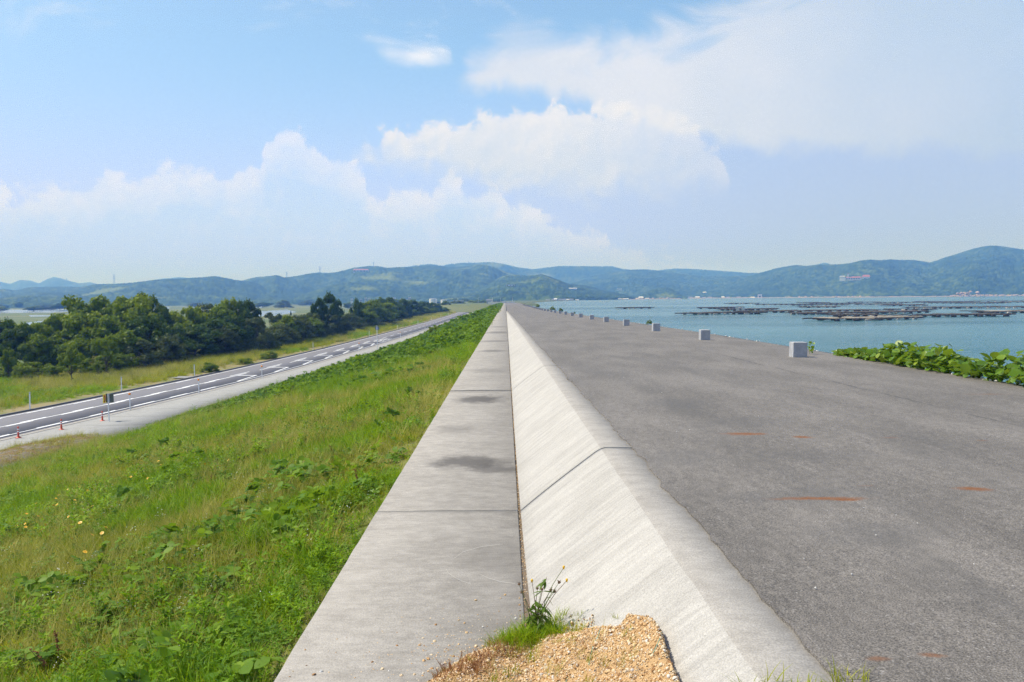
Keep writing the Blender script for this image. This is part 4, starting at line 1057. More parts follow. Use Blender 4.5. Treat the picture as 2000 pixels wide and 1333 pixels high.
def trunk_mesh(name, C, seed, mat):
    """tapered trunk and limbs that run up into the clumps"""
    m = MB(); g = random.Random(seed)
    m.tube([(0, 0, -0.06), (0.01, 0, 0.15), (0.03*g.uniform(-1, 1), 0.02, 0.35), (0.05*g.uniform(-1, 1), 0.03, 0.6)], [0.055, 0.045, 0.035, 0.018], 7)
    for c in sorted(C.tolist(), key=lambda c: c[2])[::max(1, len(C)//8)][:9]:
        z0 = min(0.5, 0.12 + 0.5*c[2]*0.6); m.tube([(0, 0, z0), (c[0]*0.45, c[1]*0.45, z0 + (c[2] - z0)*0.6), (c[0]*0.9, c[1]*0.9, c[2])], [0.024, 0.015, 0.005], 5)
    return m.mesh(name, mat, True)
KINDS = {}
def make_kind(key, mat, n_var, n_clump, n_leaf, ls, shape):
    out = []
    for v in range(n_var):
        sd = hash_id(key)*10 + v
        cm, C = crown_mesh('crown', M[mat], n_clump, n_leaf, ls, shape, sd)
        out.append((cm, trunk_mesh('trunk', C, sd, M['bark'])))
    KINDS[key] = out
def hash_id(k): return sum(ord(c)*(i + 1) for i, c in enumerate(k)) % 997
make_kind('bright', 'crown_bright', 4, 46, 12000, 0.105, 'round')
make_kind('dark', 'crown_dark', 3, 46, 12000, 0.100, 'round')
make_kind('olive', 'crown_olive', 3, 50, 12000, 0.080, 'bush')
make_kind('yellow', 'crown_yellow', 2, 34, 7000, 0.105, 'bush')
make_kind('conifer', 'crown_dark', 1, 60, 6000, 0.10, 'cone')
make_kind('shrub', 'crown_bright', 2, 44, 9000, 0.10, 'bush')
make_kind('sapling', 'crown_yellow', 2, 24, 3600, 0.13, 'round')
TC = [0]
def tree(key, px, ptop, D, wpx, label, group=None, name=None, zbase=None, cat='tree'):
    TC[0] += 1
    if zbase is None and px < 920: D = max(D, (33.5 if key == 'shrub' else 40.0)*FPX/(987.5 - px))
    p = at(px, ptop, D); zb = float(gz(p[0], D)) if zbase is None else zbase
    H = (p[2] - zb)*1.03; Rr = wpx/FPX*D/2*(1.18 if key in ('bright', 'dark', 'olive') else 1.05 if key != 'shrub' else 1.25)
    g = random.Random(TC[0]*7 + 1); cm, tm = KINDS[key][TC[0] % len(KINDS[key])]
    nm = name or {'bright': 'broadleaf_tree', 'dark': 'evergreen_tree', 'olive': 'olive_bush', 'yellow': 'yellow_shrub', 'conifer': 'conifer_tree', 'shrub': 'round_shrub', 'sapling': 'young_tree'}[key]
    root = empty(nm, (p[0], D, zb), g.uniform(0, 6.28))
    lift = 0.0 if key in ('olive', 'yellow', 'shrub', 'conifer') else (0.10 if key != 'sapling' else 0.25)
    c = link_obj('crown', cm, root, (0, 0, H*lift), (0, 0, 0), (Rr, Rr*g.uniform(0.85, 1.1), H*(1.0 - lift)*1.0))
    tk = link_obj('trunk', tm, root, (0, 0, 0), (0, 0, 0), (Rr*0.75, Rr*0.75, H*0.92))
    return tag(root, label, cat, group)
def stand(px):
    for lim, txt in ((88, 'at the dark end of the wood round the dead tree'), (312, 'in the tall domed clump across from the red rubber posts'), (495, 'in the wood between the domed clump and the slim conifer'), (612, 'in the low wood round the slim conifer'),
                     (692, 'beside the tall ragged evergreen above the bushes'), (800, 'in the wood between the ragged evergreen and the storage tanks')):
        if px < lim: return txt
    return 'at the far end of the wood by the road bend'
KN = {'bright': 'bright green broadleaf tree', 'dark': 'dark green evergreen tree', 'olive': 'grey-green rounded bush', 'yellow': 'low yellow-green shrub'}
for key, rows in {
    'bright': [(62, 634, 104, 70), (98, 613, 112, 75), (152, 591, 122, 85), (120, 622, 108, 70), (212, 584, 124, 95), (238, 578, 128, 80), (262, 590, 116, 95), (165, 618, 108, 90), (205, 622, 106, 85), (130, 650, 98, 80), (75, 660, 96, 70),
               (340, 614, 128, 70), (372, 604, 128, 60), (398, 606, 130, 60), (425, 604, 132, 65), (448, 590, 136, 40), (360, 632, 118, 60), (235, 640, 100, 75), (722, 591, 200, 55), (748, 594, 210, 50), (700, 606, 190, 60), (560, 612, 150, 55), (600, 622, 150, 60),
               (850, 600, 300, 50), (820, 600, 280, 45), (935, 585, 760, 26), (923, 588, 760, 22), (948, 589, 770, 20)],
    'dark': [(12, 628, 104, 90), (45, 640, 100, 70), (270, 577, 128, 60), (296, 582, 124, 62), (318, 612, 120, 60), (282, 620, 108, 90), (418, 626, 122, 100), (380, 640, 116, 90), (330, 640, 110, 70), (470, 591, 136, 46), (486, 592, 138, 40), (450, 620, 126, 70),
             (622, 584, 168, 30), (697, 588, 205, 26), (735, 604, 196, 70), (770, 598, 215, 50), (745, 585, 285, 36), (765, 583, 290, 36), (786, 585, 295, 36), (806, 588, 300, 36), (826, 590, 305, 34), (845, 592, 360, 34), (870, 589, 390, 28), (790, 600, 240, 44), (880, 595, 380, 30), (835, 600, 290, 40)],
    'olive': [(278, 664, 99, 70), (330, 655, 106, 70), (402, 597, 168, 80), (500, 622, 128, 85), (552, 634, 138, 62), (578, 618, 146, 70), (530, 612, 150, 60), (640, 612, 160, 66), (682, 614, 168, 60), (606, 612, 158, 52), (660, 622, 164, 50), (745, 606, 190, 66), (778, 606, 205, 40), (894, 588, 400, 34), (540, 645, 136, 50), (625, 630, 154, 60), (440, 640, 120, 60), (715, 615, 178, 60)],
    'yellow': [(25, 705, 90, 60), (75, 708, 89, 60), (110, 712, 88, 45), (160, 700, 92, 60), (215, 690, 95, 60), (250, 692, 96, 40), (805, 608, 250, 40), (850, 608, 300, 36), (880, 607, 330, 36), (190, 706, 91, 40), (45, 712, 87, 40)]}.items():
    for px, pt, D, wp in rows:
        tree(key, px, pt, D, wp, KN[key] + ' ' + stand(px), KN[key] + ('es ' if key == 'olive' else 's ') + stand(px), cat='tree' if key in ('bright', 'dark') else 'shrub')
tree('dark', 643, 577, 168, 40, 'tall dark evergreen with ragged top rising above grey-green bushes')
tree('conifer', 568, 586, 172, 15, 'slim pointed conifer poking out above the wood')
tree('sapling', 137, 668, 84, 44, 'young tree with thin bare trunk standing in the verge grass before the wood')
tree('sapling', 205, 655, 90, 46, 'bright young tree against the dark shade of the wood')
tree('sapling', 15, 681, 88, 30, 'small light green sapling before the darkest end of the wood')
tree('shrub', 661, 664, 143, 30, 'round dark shrub in the verge grass opposite the hooked road marks')
for px, pt, D, wp in ((525, 686, 112, 30), (595, 679, 133, 15), (697, 660, 152, 22), (712, 655, 156, 14), (768, 648, 178, 16), (752, 651, 172, 14), (782, 644, 190, 14), (480, 698, 104, 26), (410, 709, 93, 34)):
    tree('shrub', px, pt, D, wp, 'small rounded green shrub in the verge grass close to the road', 'small shrubs along the road verge', cat='shrub')
# bushes standing up out of the creeping vine on the bank
for px, pb, D, wp, hp, lb in ((850, 652, 112, 26, 17, 'dark bush rising from the vine where it meets the road berm'), (920, 622, 190, 18, 12, 'yellow-green bush on the bank crest near the road bend')):
    x = at(px, pb, D)[0]; zb = float(slope_z(x, D)); tree('shrub' if px == 850 else 'yellow', px, pb - hp, D, wp, lb, zbase=zb - 0.1, cat='shrub')
# scattered trees far out on the plain before the hills
gt = random.Random(77)
for k in range(64):
    px = gt.uniform(-20, 975); D = gt.uniform(680, 1250); hgt = gt.uniform(4.5, 9.0)
    if px > 900: D = gt.uniform(900, 1250)
    if 825 < px < 890: D = 1240.0; hgt = 5.0
    zt = -7.3 + hgt; d_ = ray(px, 590); py = 590 - FPX*((zt - CAM[2])/D - d_[2]/d_[1])
    tree(gt.choice(['bright', 'dark', 'olive', 'dark']), px, py, D, gt.uniform(8, 20)/D*FPX, 'lone distant tree out on the flat plain before the hills', 'distant trees on the plain', name='distant_tree', zbase=-7.3)
# leafless tree
dt = MB(); g = random.Random(4)
for k in range(9):
    a = g.uniform(0, 6.28); r = g.uniform(0.4, 1.6); dt.tube([(0, 0, 2.0 + 0.3*k), (r*0.4*math.cos(a), r*0.4*math.sin(a), 4.2 + 0.3*k), (r*math.cos(a), r*math.sin(a), 5.6 + g.uniform(-0.4, 1.0))], [0.05, 0.03, 0.008], 5)
    for q in range(3):
        b_ = g.uniform(0, 6.28); dt.tube([(r*0.6*math.cos(a), r*0.6*math.sin(a), 4.9), (r*0.8*math.cos(a) + 0.5*math.cos(b_), r*0.8*math.sin(a) + 0.5*math.sin(b_), 5.9 + g.uniform(-0.3, 0.5))], [0.022, 0.006], 4)
p = at(10, 640, 108); root = empty('bare_tree', (p[0], p[1], float(gz(p[0], 108))))
dt.build('branches', M['twig'], root, scale=(1, 1, 1.05))
tk = MB(); tk.tube([(0, 0, -0.1), (0.05, 0, 2), (0, 0.05, 4.6)], [0.11, 0.08, 0.05], 7); tk.build('trunk', M['twig'], root)
tag(root, 'leafless dead tree sticking out above dark evergreens', 'tree')

# ------------------------------------------------------------------ granite blocks along the sea edge
def block_mesh(seed):
    g = random.Random(seed); bm = bmesh.new(); bmesh.ops.create_cube(bm, size=1.0)
    for v in bm.verts: v.co = Vector((v.co.x*0.355, v.co.y*0.355, (v.co.z + 0.5)*0.405))
    bmesh.ops.bevel(bm, geom=list(bm.edges), offset=0.009, segments=2, affect='EDGES')
    bmesh.ops.subdivide_edges(bm, edges=[e for e in bm.edges if e.calc_length() > 0.2], cuts=5, use_grid_fill=True)
    for v in bm.verts: v.co += Vector((g.gauss(0, 0.0011), g.gauss(0, 0.0011), g.gauss(0, 0.0011)))
    me = bpy.data.meshes.new('granite_block'); bm.to_mesh(me); bm.free(); me.materials.append(M['granite']); return me
bms = [block_mesh(k) for k in range(3)]
for k in range(30):
    y = 20.3 + 0.178 + 9.58*k; x = 7.545 - 0.0034*(y - 20)
    o = link_obj('granite_block', bms[k % 3], None, (x, y, float(ha(y)) + 0.006), (random.gauss(0, 0.012), random.gauss(0, 0.012), random.uniform(-0.05, 0.05)))
    tag(o, 'square grey granite block standing closest to the leafy vine' if k == 0 else 'square grey granite block in the row along the sea edge of the dike road', 'block', None if k == 0 else 'granite blocks along the sea edge')

# ------------------------------------------------------------------ roadside posts
def delineator(orange):
    root = empty('marker_post'); m = MB()
    m.tube([(0, 0, -0.05), (0, 0, 1.22 if not orange else 1.12)], 0.045 if not orange else 0.04, 12); m.build('post', M['whitepost'], root)
    h = MB()
    if orange:
        h.lathe([(0.03, -0.09), (0.085, -0.06), (0.10, 0.0), (0.085, 0.06), (0.03, 0.09)], 14, (0, 0, 1.22)); h.build('reflector', M['orange'], root, True)
    else:
        h.lathe([(0.047, 0.0), (0.055, 0.01), (0.055, 0.05), (0.047, 0.06), (0.047, 0.075), (0.055, 0.085), (0.052, 0.12), (0.02, 0.135)], 14, (0, 0, 1.2)); h.build('cap', M['greymetal'], root, True)
    return root
first = {}
def place_post(orange, x, y, z, label):
    if orange not in first: first[orange] = delineator(orange); o = first[orange]
    else: o = copy_tree(first[orange])
    o.location = (x, y, z); o.rotation_euler = (random.uniform(-0.02, 0.02), random.uniform(-0.02, 0.02), 0)
    tag(o, label, 'post', 'orange-headed marker posts beside the berm' if orange else 'white marker posts beside the verge')
for y in (60.7, 72.6, 86.4, 130.0, 176.0, 216.0, 262.0, 305.0, 350.0, 396.0):
    p = rd(s_at(y), -3.9); place_post(False, p[0], p[1], ROADZ + 0.10, 'white marker post with grey cap on the kerb beside the grassy verge')
for y in (61.2, 71.7, 85.5, 128.6, 169.7, 212.0, 256.0, 300.0):
    p = rd(s_at(y), 4.0); place_post(True, p[0], p[1], ROADZ + 0.04, 'white marker post with round orange reflector on the berm kerb')
def rubber_post():
    root = empty('rubber_post')
    m = MB(); m.lathe([(0.17, 0.0), (0.165, 0.02), (0.12, 0.045), (0.085, 0.06), (0.06, 0.10), (0.052, 0.30), (0.046, 0.60), (0.050, 0.63), (0.045, 0.68), (0.02, 0.70)], 16); m.build('body', M['red'], root, True)
    for z in (0.40, 0.53):
        m = MB(); m.lathe([(0.054, -0.035), (0.056, -0.03), (0.055, 0.03), (0.053, 0.035)], 16, (0, 0, z)); m.build('reflective_band', M['whitepost'], root, True)
    return root
rp = None
for k, (px, py) in enumerate(((36, 856), (120, 840), (200, 823))):
    p = on(px, py, ROADZ + 0.04); o = rp = rubber_post() if rp is None else copy_tree(rp)
    o.location = (p[0], p[1], ROADZ + 0.05)
    tag(o, ['red rubber post farthest along the berm from the yellow sign', 'red rubber post in the middle of the three on the berm', 'red rubber post right beside the yellow sign'][k], 'post', 'red rubber posts on the berm')
# two-board chevron sign
p = on(213, 824, ROADZ + 0.05); root = empty('chevron_sign', (p[0], p[1], ROADZ + 0.03))
m = MB(); m.tube([(0, 0, -0.05), (0, 0, 1.95)], 0.04, 10); m.build('pole', M['whitepost'], root)
m = MB(); m.box((0.06, 0.10, 1.64), (0.50, 0.03, 0.62), rz=0.12); bb = m.build('board', M['olive'], root)
m = MB(); m.box((0.05, 0.068, 1.64), (0.05, 0.03, 0.60), rz=0.12); m.build('brace', M['greymetal'], bb)
m = MB(); m.box((-0.24, -0.02, 1.63), (0.03, 0.52, 0.62), rz=0.1); fb = m.build('board', M['yellow'], root); fb['label'] = 'yellow board with a red arrow stripe'
m = MB()
c_, s_ = math.cos(0.1), math.sin(0.1)
def bp(u_, v_): x = 0.022; return (-0.24 + x*c_ - u_*s_, -0.02 + x*s_ + u_*c_, 1.63 + v_)
for q in ([(-0.16, 0.25), (0.02, 0.25), (0.16, 0.0), (-0.02, 0.0)], [(-0.02, 0.0), (0.16, 0.0), (0.02, -0.25), (-0.16, -0.25)]):
    m.quad(*[bp(a, b) for a, b in q])
m.build('chevron', M['signred'], fb)
tag(root, 'yellow and red two-board chevron sign on a white pole by the berm', 'sign')
# round sign on tall pole
p = on(737, 684, ROADZ + 0.05); root = empty('round_sign', (p[0], p[1], ROADZ + 0.03))
m = MB(); m.tube([(0, 0, -0.05), (0, 0, 4.05)], 0.055, 10); m.build('pole', M['whitepost'], root)
m = MB(); m.tube([(0, 0.06, 3.55), (0, 0.085, 3.55)], 0.31, 28); m.build('disc', M['blue'], root)
m = MB(); m.box((0, 0.045, 3.55), (0.4, 0.03, 0.05)); m.build('bracket', M['greymetal'], root)
tag(root, 'round blue sign seen from behind on a tall white pole', 'sign')

# ------------------------------------------------------------------ oyster rafts
def raft(xl, yl, xr, yr, wid, seed, label, messy=0.3):
    a = on(xl, yl, -3.25); b = on(xr, yr, -3.25); g = random.Random(seed)
    L = float(np.linalg.norm((b - a)[:2])); ang = math.atan2(b[1] - a[1], b[0] - a[0]); c = (a + b)/2
    dist = float(np.linalg.norm(c[:2])); n_far = np.array([-math.sin(ang), math.cos(ang)])
    root = empty('oyster_raft', (c[0] + n_far[0]*wid/2, c[1] + n_far[1]*wid/2, -3.3), ang)
    near = dist < 330
    th = 0.085 if near else 0.12
    m = MB(); nl = 11 if near else 7
    for k in range(nl):
        y = -wid/2 + wid*k/(nl - 1) + g.gauss(0, 0.08); z = 0.40 + g.gauss(0, 0.04)
        e0 = -L/2 - g.uniform(0, 1.4)*messy*2; e1 = L/2 + g.uniform(0, 1.4)*messy*2
        m.tube([(e0, y + g.gauss(0, 0.2)*messy, z + g.gauss(0, 0.10)*messy), (0, y, z), (e1, y + g.gauss(0, 0.2)*messy, z + g.gauss(0, 0.16)*messy)], th*g.uniform(0.8, 1.2), 5)
    m.build('long_poles', M['bamboo'], root)
    m = MB(); nc = max(6, int(L/(0.9 if near else 1.6)))
    for k in range(nc):
        x = -L/2 + L*(k + 0.5)/nc + g.gauss(0, 0.12); z = 0.53 + g.gauss(0, 0.03)
        m.tube([(x + g.gauss(0, 0.15), -wid/2 - g.uniform(0, 0.5), z + g.gauss(0, 0.04)), (x + g.gauss(0, 0.15), wid/2 + g.uniform(0, 0.5), z + g.gauss(0, 0.04))], th*0.85, 5)
    m.build('cross_poles', M['bamboo'] if g.random() < 0.8 else M['bamboo2'], root)
    nf = max(3, min(9, int(L/2.6)))
    for row in ((-wid/2 + 0.45,), ) if not near else ((-wid/2 + 0.45,), (wid/2 - 0.5,)):
        for k in range(nf):
            f = MB(); x = -L/2 + L*(k + 0.5)/nf + g.gauss(0, 0.35); ln = g.uniform(0.75, 1.3); r = 0.26 if near else 0.30
            f.tube([(x - ln/2, row[0], 0.12), (x - ln/2 + 0.08, row[0], 0.12), (x + ln/2 - 0.08, row[0], 0.12), (x + ln/2, row[0], 0.12)], [r*0.75, r, r, r*0.75], 9)
            f.build('float', M['floatpale'] if g.random() < 0.34 else M['floatdark'], root, True)
    if g.random() < 0.4 and near:
        f = MB(); rock(f, (g.uniform(-L/3, L/3), 0, 0.75), 0.35, seed); f.build('shell_heap', M['floatdark'], root)
    return tag(root, label, 'raft', 'oyster rafts moored in the bay')
RL = 'long low bamboo oyster raft on dark and white floats in the bay'
RF = 'far oyster raft showing only as a thin dark line below the wooded headland'
rafts = [(1625, 627.5, 1713, 626.5, 8, 'oyster raft with ragged poles and white floats, closest to the dike', 0.9), (1711, 626, 1804, 623, 7, 'half sunken oyster raft joined end to end with the closest raft', 1.3), (1823, 619.5, 1980, 618, 7, 'long tidy oyster raft floating alone off the closest pair', 0.4),
         (1634, 618.8, 1718, 618.2, 5, RL, 0.6), (1566, 615.2, 1704, 613.5, 7, RL, 0.5), (1706, 613.4, 1816, 610.6, 7, RL, 0.5), (1592, 609.5, 1721, 608.3, 7, RL, 0.3), (1730, 607, 1818, 607, 7, RL, 0.6), (1786, 603.2, 1900, 602.3, 8, RL, 0.5), (1906, 602.2, 2030, 601.5, 8, RL, 0.4),
         (1938, 612, 2030, 611, 7, 'broken oyster raft with poles tilting up at one end', 1.8), (1360, 615.3, 1456, 613.4, 7, 'oyster raft lying nearest the row of granite blocks', 0.8), (1452, 613.8, 1486, 613.6, 4, RL, 0.7), (1452, 611.5, 1574, 610.2, 7, RL, 0.4), (1412, 606.6, 1516, 605.8, 8, RL, 0.7), (1382, 603.4, 1452, 602.4, 7, RL, 0.5),
         (1573, 601.3, 1638, 600.8, 7, RL, 0.8), (1428, 594.3, 1484, 593.6, 8, RF, 0.3), (1474, 596.3, 1575, 596.1, 8, RF, 0.3), (1556, 592.6, 1610, 592.5, 8, RF, 0.3), (1545, 596.9, 1652, 596.7, 8, RF, 0.4), (1580, 594.2, 1671, 594.1, 8, RF, 0.3), (1654, 591.6, 1708, 591.5, 8, RF, 0.3), (1670, 595.6, 1752, 595.5, 8, RF, 0.4),
         (1708, 592.2, 1782, 592.3, 8, RF, 0.3), (1740, 597.8, 1808, 597.2, 8, RF, 0.6), (1784, 590.3, 1890, 590.6, 8, RF, 0.3), (1798, 592.8, 1880, 593.2, 8, RF, 0.3), (1892, 589.8, 2030, 589.6, 8, RF, 0.3), (1896, 593.6, 1972, 592.6, 8, RF, 0.4), (1956, 591.5, 2030, 591.2, 8, RF, 0.3), (1214, 603.4, 1274, 602.6, 6, 'small oyster raft alone in open water beyond the granite blocks', 0.4)]
for k, (a_, b_, c_, d_, w_, lb, ms) in enumerate(rafts): raft(a_, b_, c_, d_, w_, k + 1, lb, ms)

# ------------------------------------------------------------------ far buildings
def building(name, px, pyb, D, wpx, hpx, dep_m, wall, roof, label, group=None, gable=True, win=0, cat='building', zb=None):
    D = min(ground_depth(px + q_*wpx, pyb - hpx*0.3, D) for q_ in (-0.45, 0, 0.45)) - 3.0
    p = at(px, pyb, D); W = wpx/FPX*D; H = hpx/FPX*D; z0 = p[2] if zb is None else zb
    az_ = math.atan2(p[0], p[1]); root = empty(name, (p[0], p[1], z0), -az_)
    hw = H*(0.62 if gable else 1.0)
    m = MB(); m.box((0, dep_m/2, hw/2 - 1.5), (W, dep_m, hw + 3.0)); wl = m.build('wall', M[wall], root)
    m = MB(); e = 0.4
    if gable:
        a, b = W/2 + e, dep_m + e; zr = H
        v = [(-a, -e, hw - 0.05), (a, -e, hw - 0.05), (a, b, hw - 0.05), (-a, b, hw - 0.05), (-a*0.86, dep_m/2, zr), (a*0.86, dep_m/2, zr)]
        for f in ((0, 1, 5, 4), (1, 2, 5), (2, 3, 4, 5), (3, 0, 4), (3, 2, 1, 0)):
            i = len(m.v); m.v += [v[q] for q in f]; m.f.append(tuple(range(i, i + len(f)))); m.mi.append(0)
    else:
        m.box((0, dep_m/2, hw + 0.15), (W + 0.3, dep_m + 0.3, 0.3))
    m.build('roof', M[roof], root)
    for k in range(win):
        m = MB(); m.box((-W/2 + W*(k + 0.5)/win, -0.03, hw*0.5), (W/win*0.5, 0.08, hw*0.45)); m.build('window', M['glass'], root)
    return tag(root, label, cat, group)
# villa with tower on the wooded headland
DV = min(ground_depth(x_, 542.5, 2450) for x_ in range(1640, 1700, 6)) - 4
p = at(1668, 545, DV); root = empty('hillside_villa', tuple(p), -math.atan2(p[0], p[1])); u_ = DV/FPX
def vpart(nm, mat, x0, x1, y0, y1, dep_m, off=0.0, par=None):
    m = MB(); m.box(((x0 + x1)/2*u_, off + dep_m/2, (y0 + y1)/2*u_), ((x1 - x0)*u_, dep_m, (y1 - y0)*u_)); return m.build(nm, M[mat], par or root)
vpart('wall', 'white', -26, -16, -4, 5, 9); vpart('wall', 'cream', -16, 14, -3, 2.2, 10, 1); vpart('wall', 'white', 14, 28, -2, 3.5, 10, 2)
def hiproof(x0, x1, z0, z1, dep_m, off, mat):
    m = MB(); a, b = x0*u_, x1*u_; y0, y1 = off - 0.5, off + dep_m + 0.5; ym = (y0 + y1)/2; q = (b - a)*0.12
    v = [(a, y0, z0*u_), (b, y0, z0*u_), (b, y1, z0*u_), (a, y1, z0*u_), (a + q, ym, z1*u_), (b - q, ym, z1*u_)]
    for f in ((0, 1, 5, 4), (1, 2, 5), (2, 3, 4, 5), (3, 0, 4), (3, 2, 1, 0)):
        i = len(m.v); m.v += [v[k] for k in f]; m.f.append(tuple(range(i, i + len(f)))); m.mi.append(0)
    m.build('roof', M[mat], root)
hiproof(-17, 14, 2.2, 4.6, 10, 1, 'roofred'); hiproof(14, 29, 3.5, 7.5, 10, 2, 'roofred'); hiproof(-26.5, -15.5, 5, 6, 9, 0, 'roofwhite')
tw = vpart('tower', 'cream', -12.2, -9.4, -3, 10, 4, 3); m = MB(); m.box((-10.8*u_, 5, 10.4*u_), (3.6*u_, 5.2, 0.9*u_)); m.build('roof', M['roofred'], tw)
for k in range(6): vpart('window', 'glass', -14 + 4.4*k, -12 + 4.4*k, -0.8, 1.2, 0.2, 0.86)
tag(root, 'white villa with red roofs and a slim tower on the wooded headland', 'building')
building('hilltop_hotel', 705, 531.5, 3200, 30, 6.0, 18, 'cream', 'roofred', 'long red-roofed hotel just below the hill crest', win=5)
building('hillside_house', 997, 560, 2050, 17, 3.5, 10, 'white', 'roofwhite', 'long white building on the bare terrace of the middle hill', gable=False, win=3)
building('arched_hall', 1119, 565.5, 2050, 16, 2.8, 14, 'greywall', 'roofwhite', 'pale arched roof among the trees of the middle hill')
building('waterside_block', 1484, 584.5, 2250, 8, 9, 9, 'white', 'roofwhite', 'tall white waterside block with dark front at the end of the village', gable=False, win=1)
for k, (px, w_, h_, ro) in enumerate(((1348, 9, 3.5, 'roofgrey'), (1362, 9, 4, 'roofwhite'), (1375, 7, 3, 'roofgrey'), (1386, 8, 3.5, 'roofgrey'), (1412, 6, 4, 'roofwhite'), (1422, 6, 3.8, 'roofgrey'), (1443, 8, 4, 'roofgrey'), (1455, 7, 3, 'roofgrey'), (1470, 8, 3.2, 'roofwhite'), (1376, 7, 3, 'roofwhite'))):
    building('village_house', px, 583.4 if k < 9 else 573.5, 2395 if k < 9 else 2560, w_, h_, 8, 'white' if k % 3 else 'cream', ro, 'small pale house in the fishing village below the headland', 'houses of the fishing village')
for k, (px, w_, h_, ro) in enumerate(((1070, 8, 3, 'roofgrey'), (1082, 9, 4, 'roofgrey'), (1094, 7, 4, 'roofgrey'), (1102, 8, 4, 'roofgrey'), (1109, 5, 3.5, 'roofwhite'), (1116, 8, 4.2, 'roofgrey'), (1127, 6, 2.4, 'roofwhite'), (1085, 6, 5, 'roofwhite'))):
    building('shore_house', px, 588.2 - 0.006*(px - 1070), 1325, w_, h_, 9, 'white' if k % 3 == 0 else 'greywall', ro, 'grey-roofed house on the shore beyond the end of the dike', 'houses on the shore beyond the dike')
for k, (px, w_, h_) in enumerate(((1245, 7, 3), (1252, 9, 5.5), (1264, 7, 2.8), (1222, 12, 2.2), (1211, 8, 1.8))):
    building('cove_house', px, 585.2, 1690, w_, h_, 9, 'white', 'roofwhite' if k % 2 else 'cream', 'white house at the cove beside the wooded knoll', 'white houses at the cove')
building('arched_hall', 1210, 566, 2480, 10, 2.4, 10, 'white', 'roofwhite', 'pale low building half hidden in trees above the cove', gable=False)
# works by the hill: pale plant, chimneys and tanks
for k, (px, pyb, w_, h_) in enumerate(((687, 590, 4, 6), (705, 590, 5, 5), (714, 590, 4, 8), (721, 590, 5, 7), (728, 591, 7, 4), (769, 588, 8, 6), (784, 589, 5, 5), (793, 589, 8, 4), (800, 588, 5, 7))):
    building('factory_block', px, pyb, 1250, w_, h_, 9, ('white', 'greywall', 'cream')[k % 3], 'roofwhite', 'small pale factory block showing above the trees before the hill', 'factory blocks before the hill', gable=False, win=2)
for k, (px, w_, h_) in enumerate(((846, 15, 10), (867, 12, 8))):
    p = at(px, 594, 1150); r = w_/FPX*1150/2; H = h_/FPX*1150; root = empty('storage_tank', tuple(p))
    m = MB(); m.lathe([(r, -3), (r, H)], 28); m.build('shell', M['white'], root, False)
    m = MB(); m.lathe([(r*1.01, H), (r*0.6, H + r*0.09), (0.1, H + r*0.13)], 28); m.build('roof', M['greywall'], root, True)
    m = MB(); m.tube([(r*math.cos(-1.2 + k), r*math.sin(-1.2 + k), 0), (r*math.cos(-1.2 + k)*1.02, r*math.sin(-1.2 + k)*1.02, H)], 0.4, 6); m.build('ladder', M['greymetal'], root)
    tag(root, ['large white cylindrical storage tank showing above the trees', 'smaller white storage tank beside the large one'][k], 'tank', 'storage tanks')
for k, (px, pyb, w_, h_) in enumerate(((902, 591, 20, 3.5), (890, 591, 10, 3), (920, 592, 14, 2.6), (935, 592, 16, 2.2))):
    building('long_shed', px, pyb, 1100, w_, h_, 12, 'greywall', 'roofwhite', 'long pale shed on the flat land at the foot of the hill', 'long sheds at the foot of the hill', gable=False)
# end of the dike: low wall, hut, van, bank beyond
wl = MB(); a = at(953, 591, 497); b = at(1005, 590.5, 497)
root = empty('end_wall', (float((a[0] + b[0])/2), 499.0, -1.35)); wl.box((0, 0, -0.1), (float(b[0] - a[0]), 0.4, 1.5)); wl.build('wall', M['white'], root)
wl = MB(); wl.box((0, 0, 0.70), (float(b[0] - a[0]) + 0.2, 0.55, 0.1)); wl.build('coping', M['cream'], root)
tag(root, 'low pale concrete wall across the far end of the dike', 'wall')
building('harbour_shed', 956, 590, 640, 12, 5, 9, 'greywall', 'roofgrey', 'grey-roofed shed behind the wall at the end of the dike')
# small white van parked behind the wall
p = at(966, 590.4, 560); root = empty('white_van', (p[0], p[1], -2.58), 0.3)
m = MB(); m.box((0, 0, 1.05), (4.2, 1.7, 1.0)); m.box((-0.35, 0, 1.80), (3.2, 1.6, 0.62)); m.build('body', M['white'], root)
for sx in (-1.35, 1.35):
    for sy in (-0.86, 0.86):
        m = MB(); m.tube([(sx, sy - 0.1, 0.32), (sx, sy + 0.1, 0.32)], 0.32, 14); m.build('wheel', M['floatdark'], root)
m = MB(); m.box((-0.35, -0.81, 1.84), (2.7, 0.03, 0.38)); m.build('window', M['glass'], root)
tag(root, 'small white van parked beyond the wall at the end of the dike', 'van')
# lamp posts and masts round the harbour
for px, top, D in ((962, 581, 620), (978, 581, 640), (1001, 580, 660), (1051, 577, 1330), (934, 582, 700)):
    p = at(px, 590, D); q = at(px, top, D); root = empty('lamp_post', (p[0], p[1], -2.6)); H = q[2] + 2.6
    m = MB(); m.tube([(0, 0, -1), (0, 0, H)], [0.14, 0.08], 7); m.build('pole', M['whitepost'], root)
    m = MB(); m.tube([(0, 0, H - 0.05), (0.6, 0, H + 0.15), (1.4, 0, H + 0.2)], [0.06, 0.06, 0.12], 6); m.build('arm', M['greymetal'], root)
    tag(root, 'thin pale lamp post at the harbour beyond the dike end', 'lamp post', 'lamp posts at the harbour')
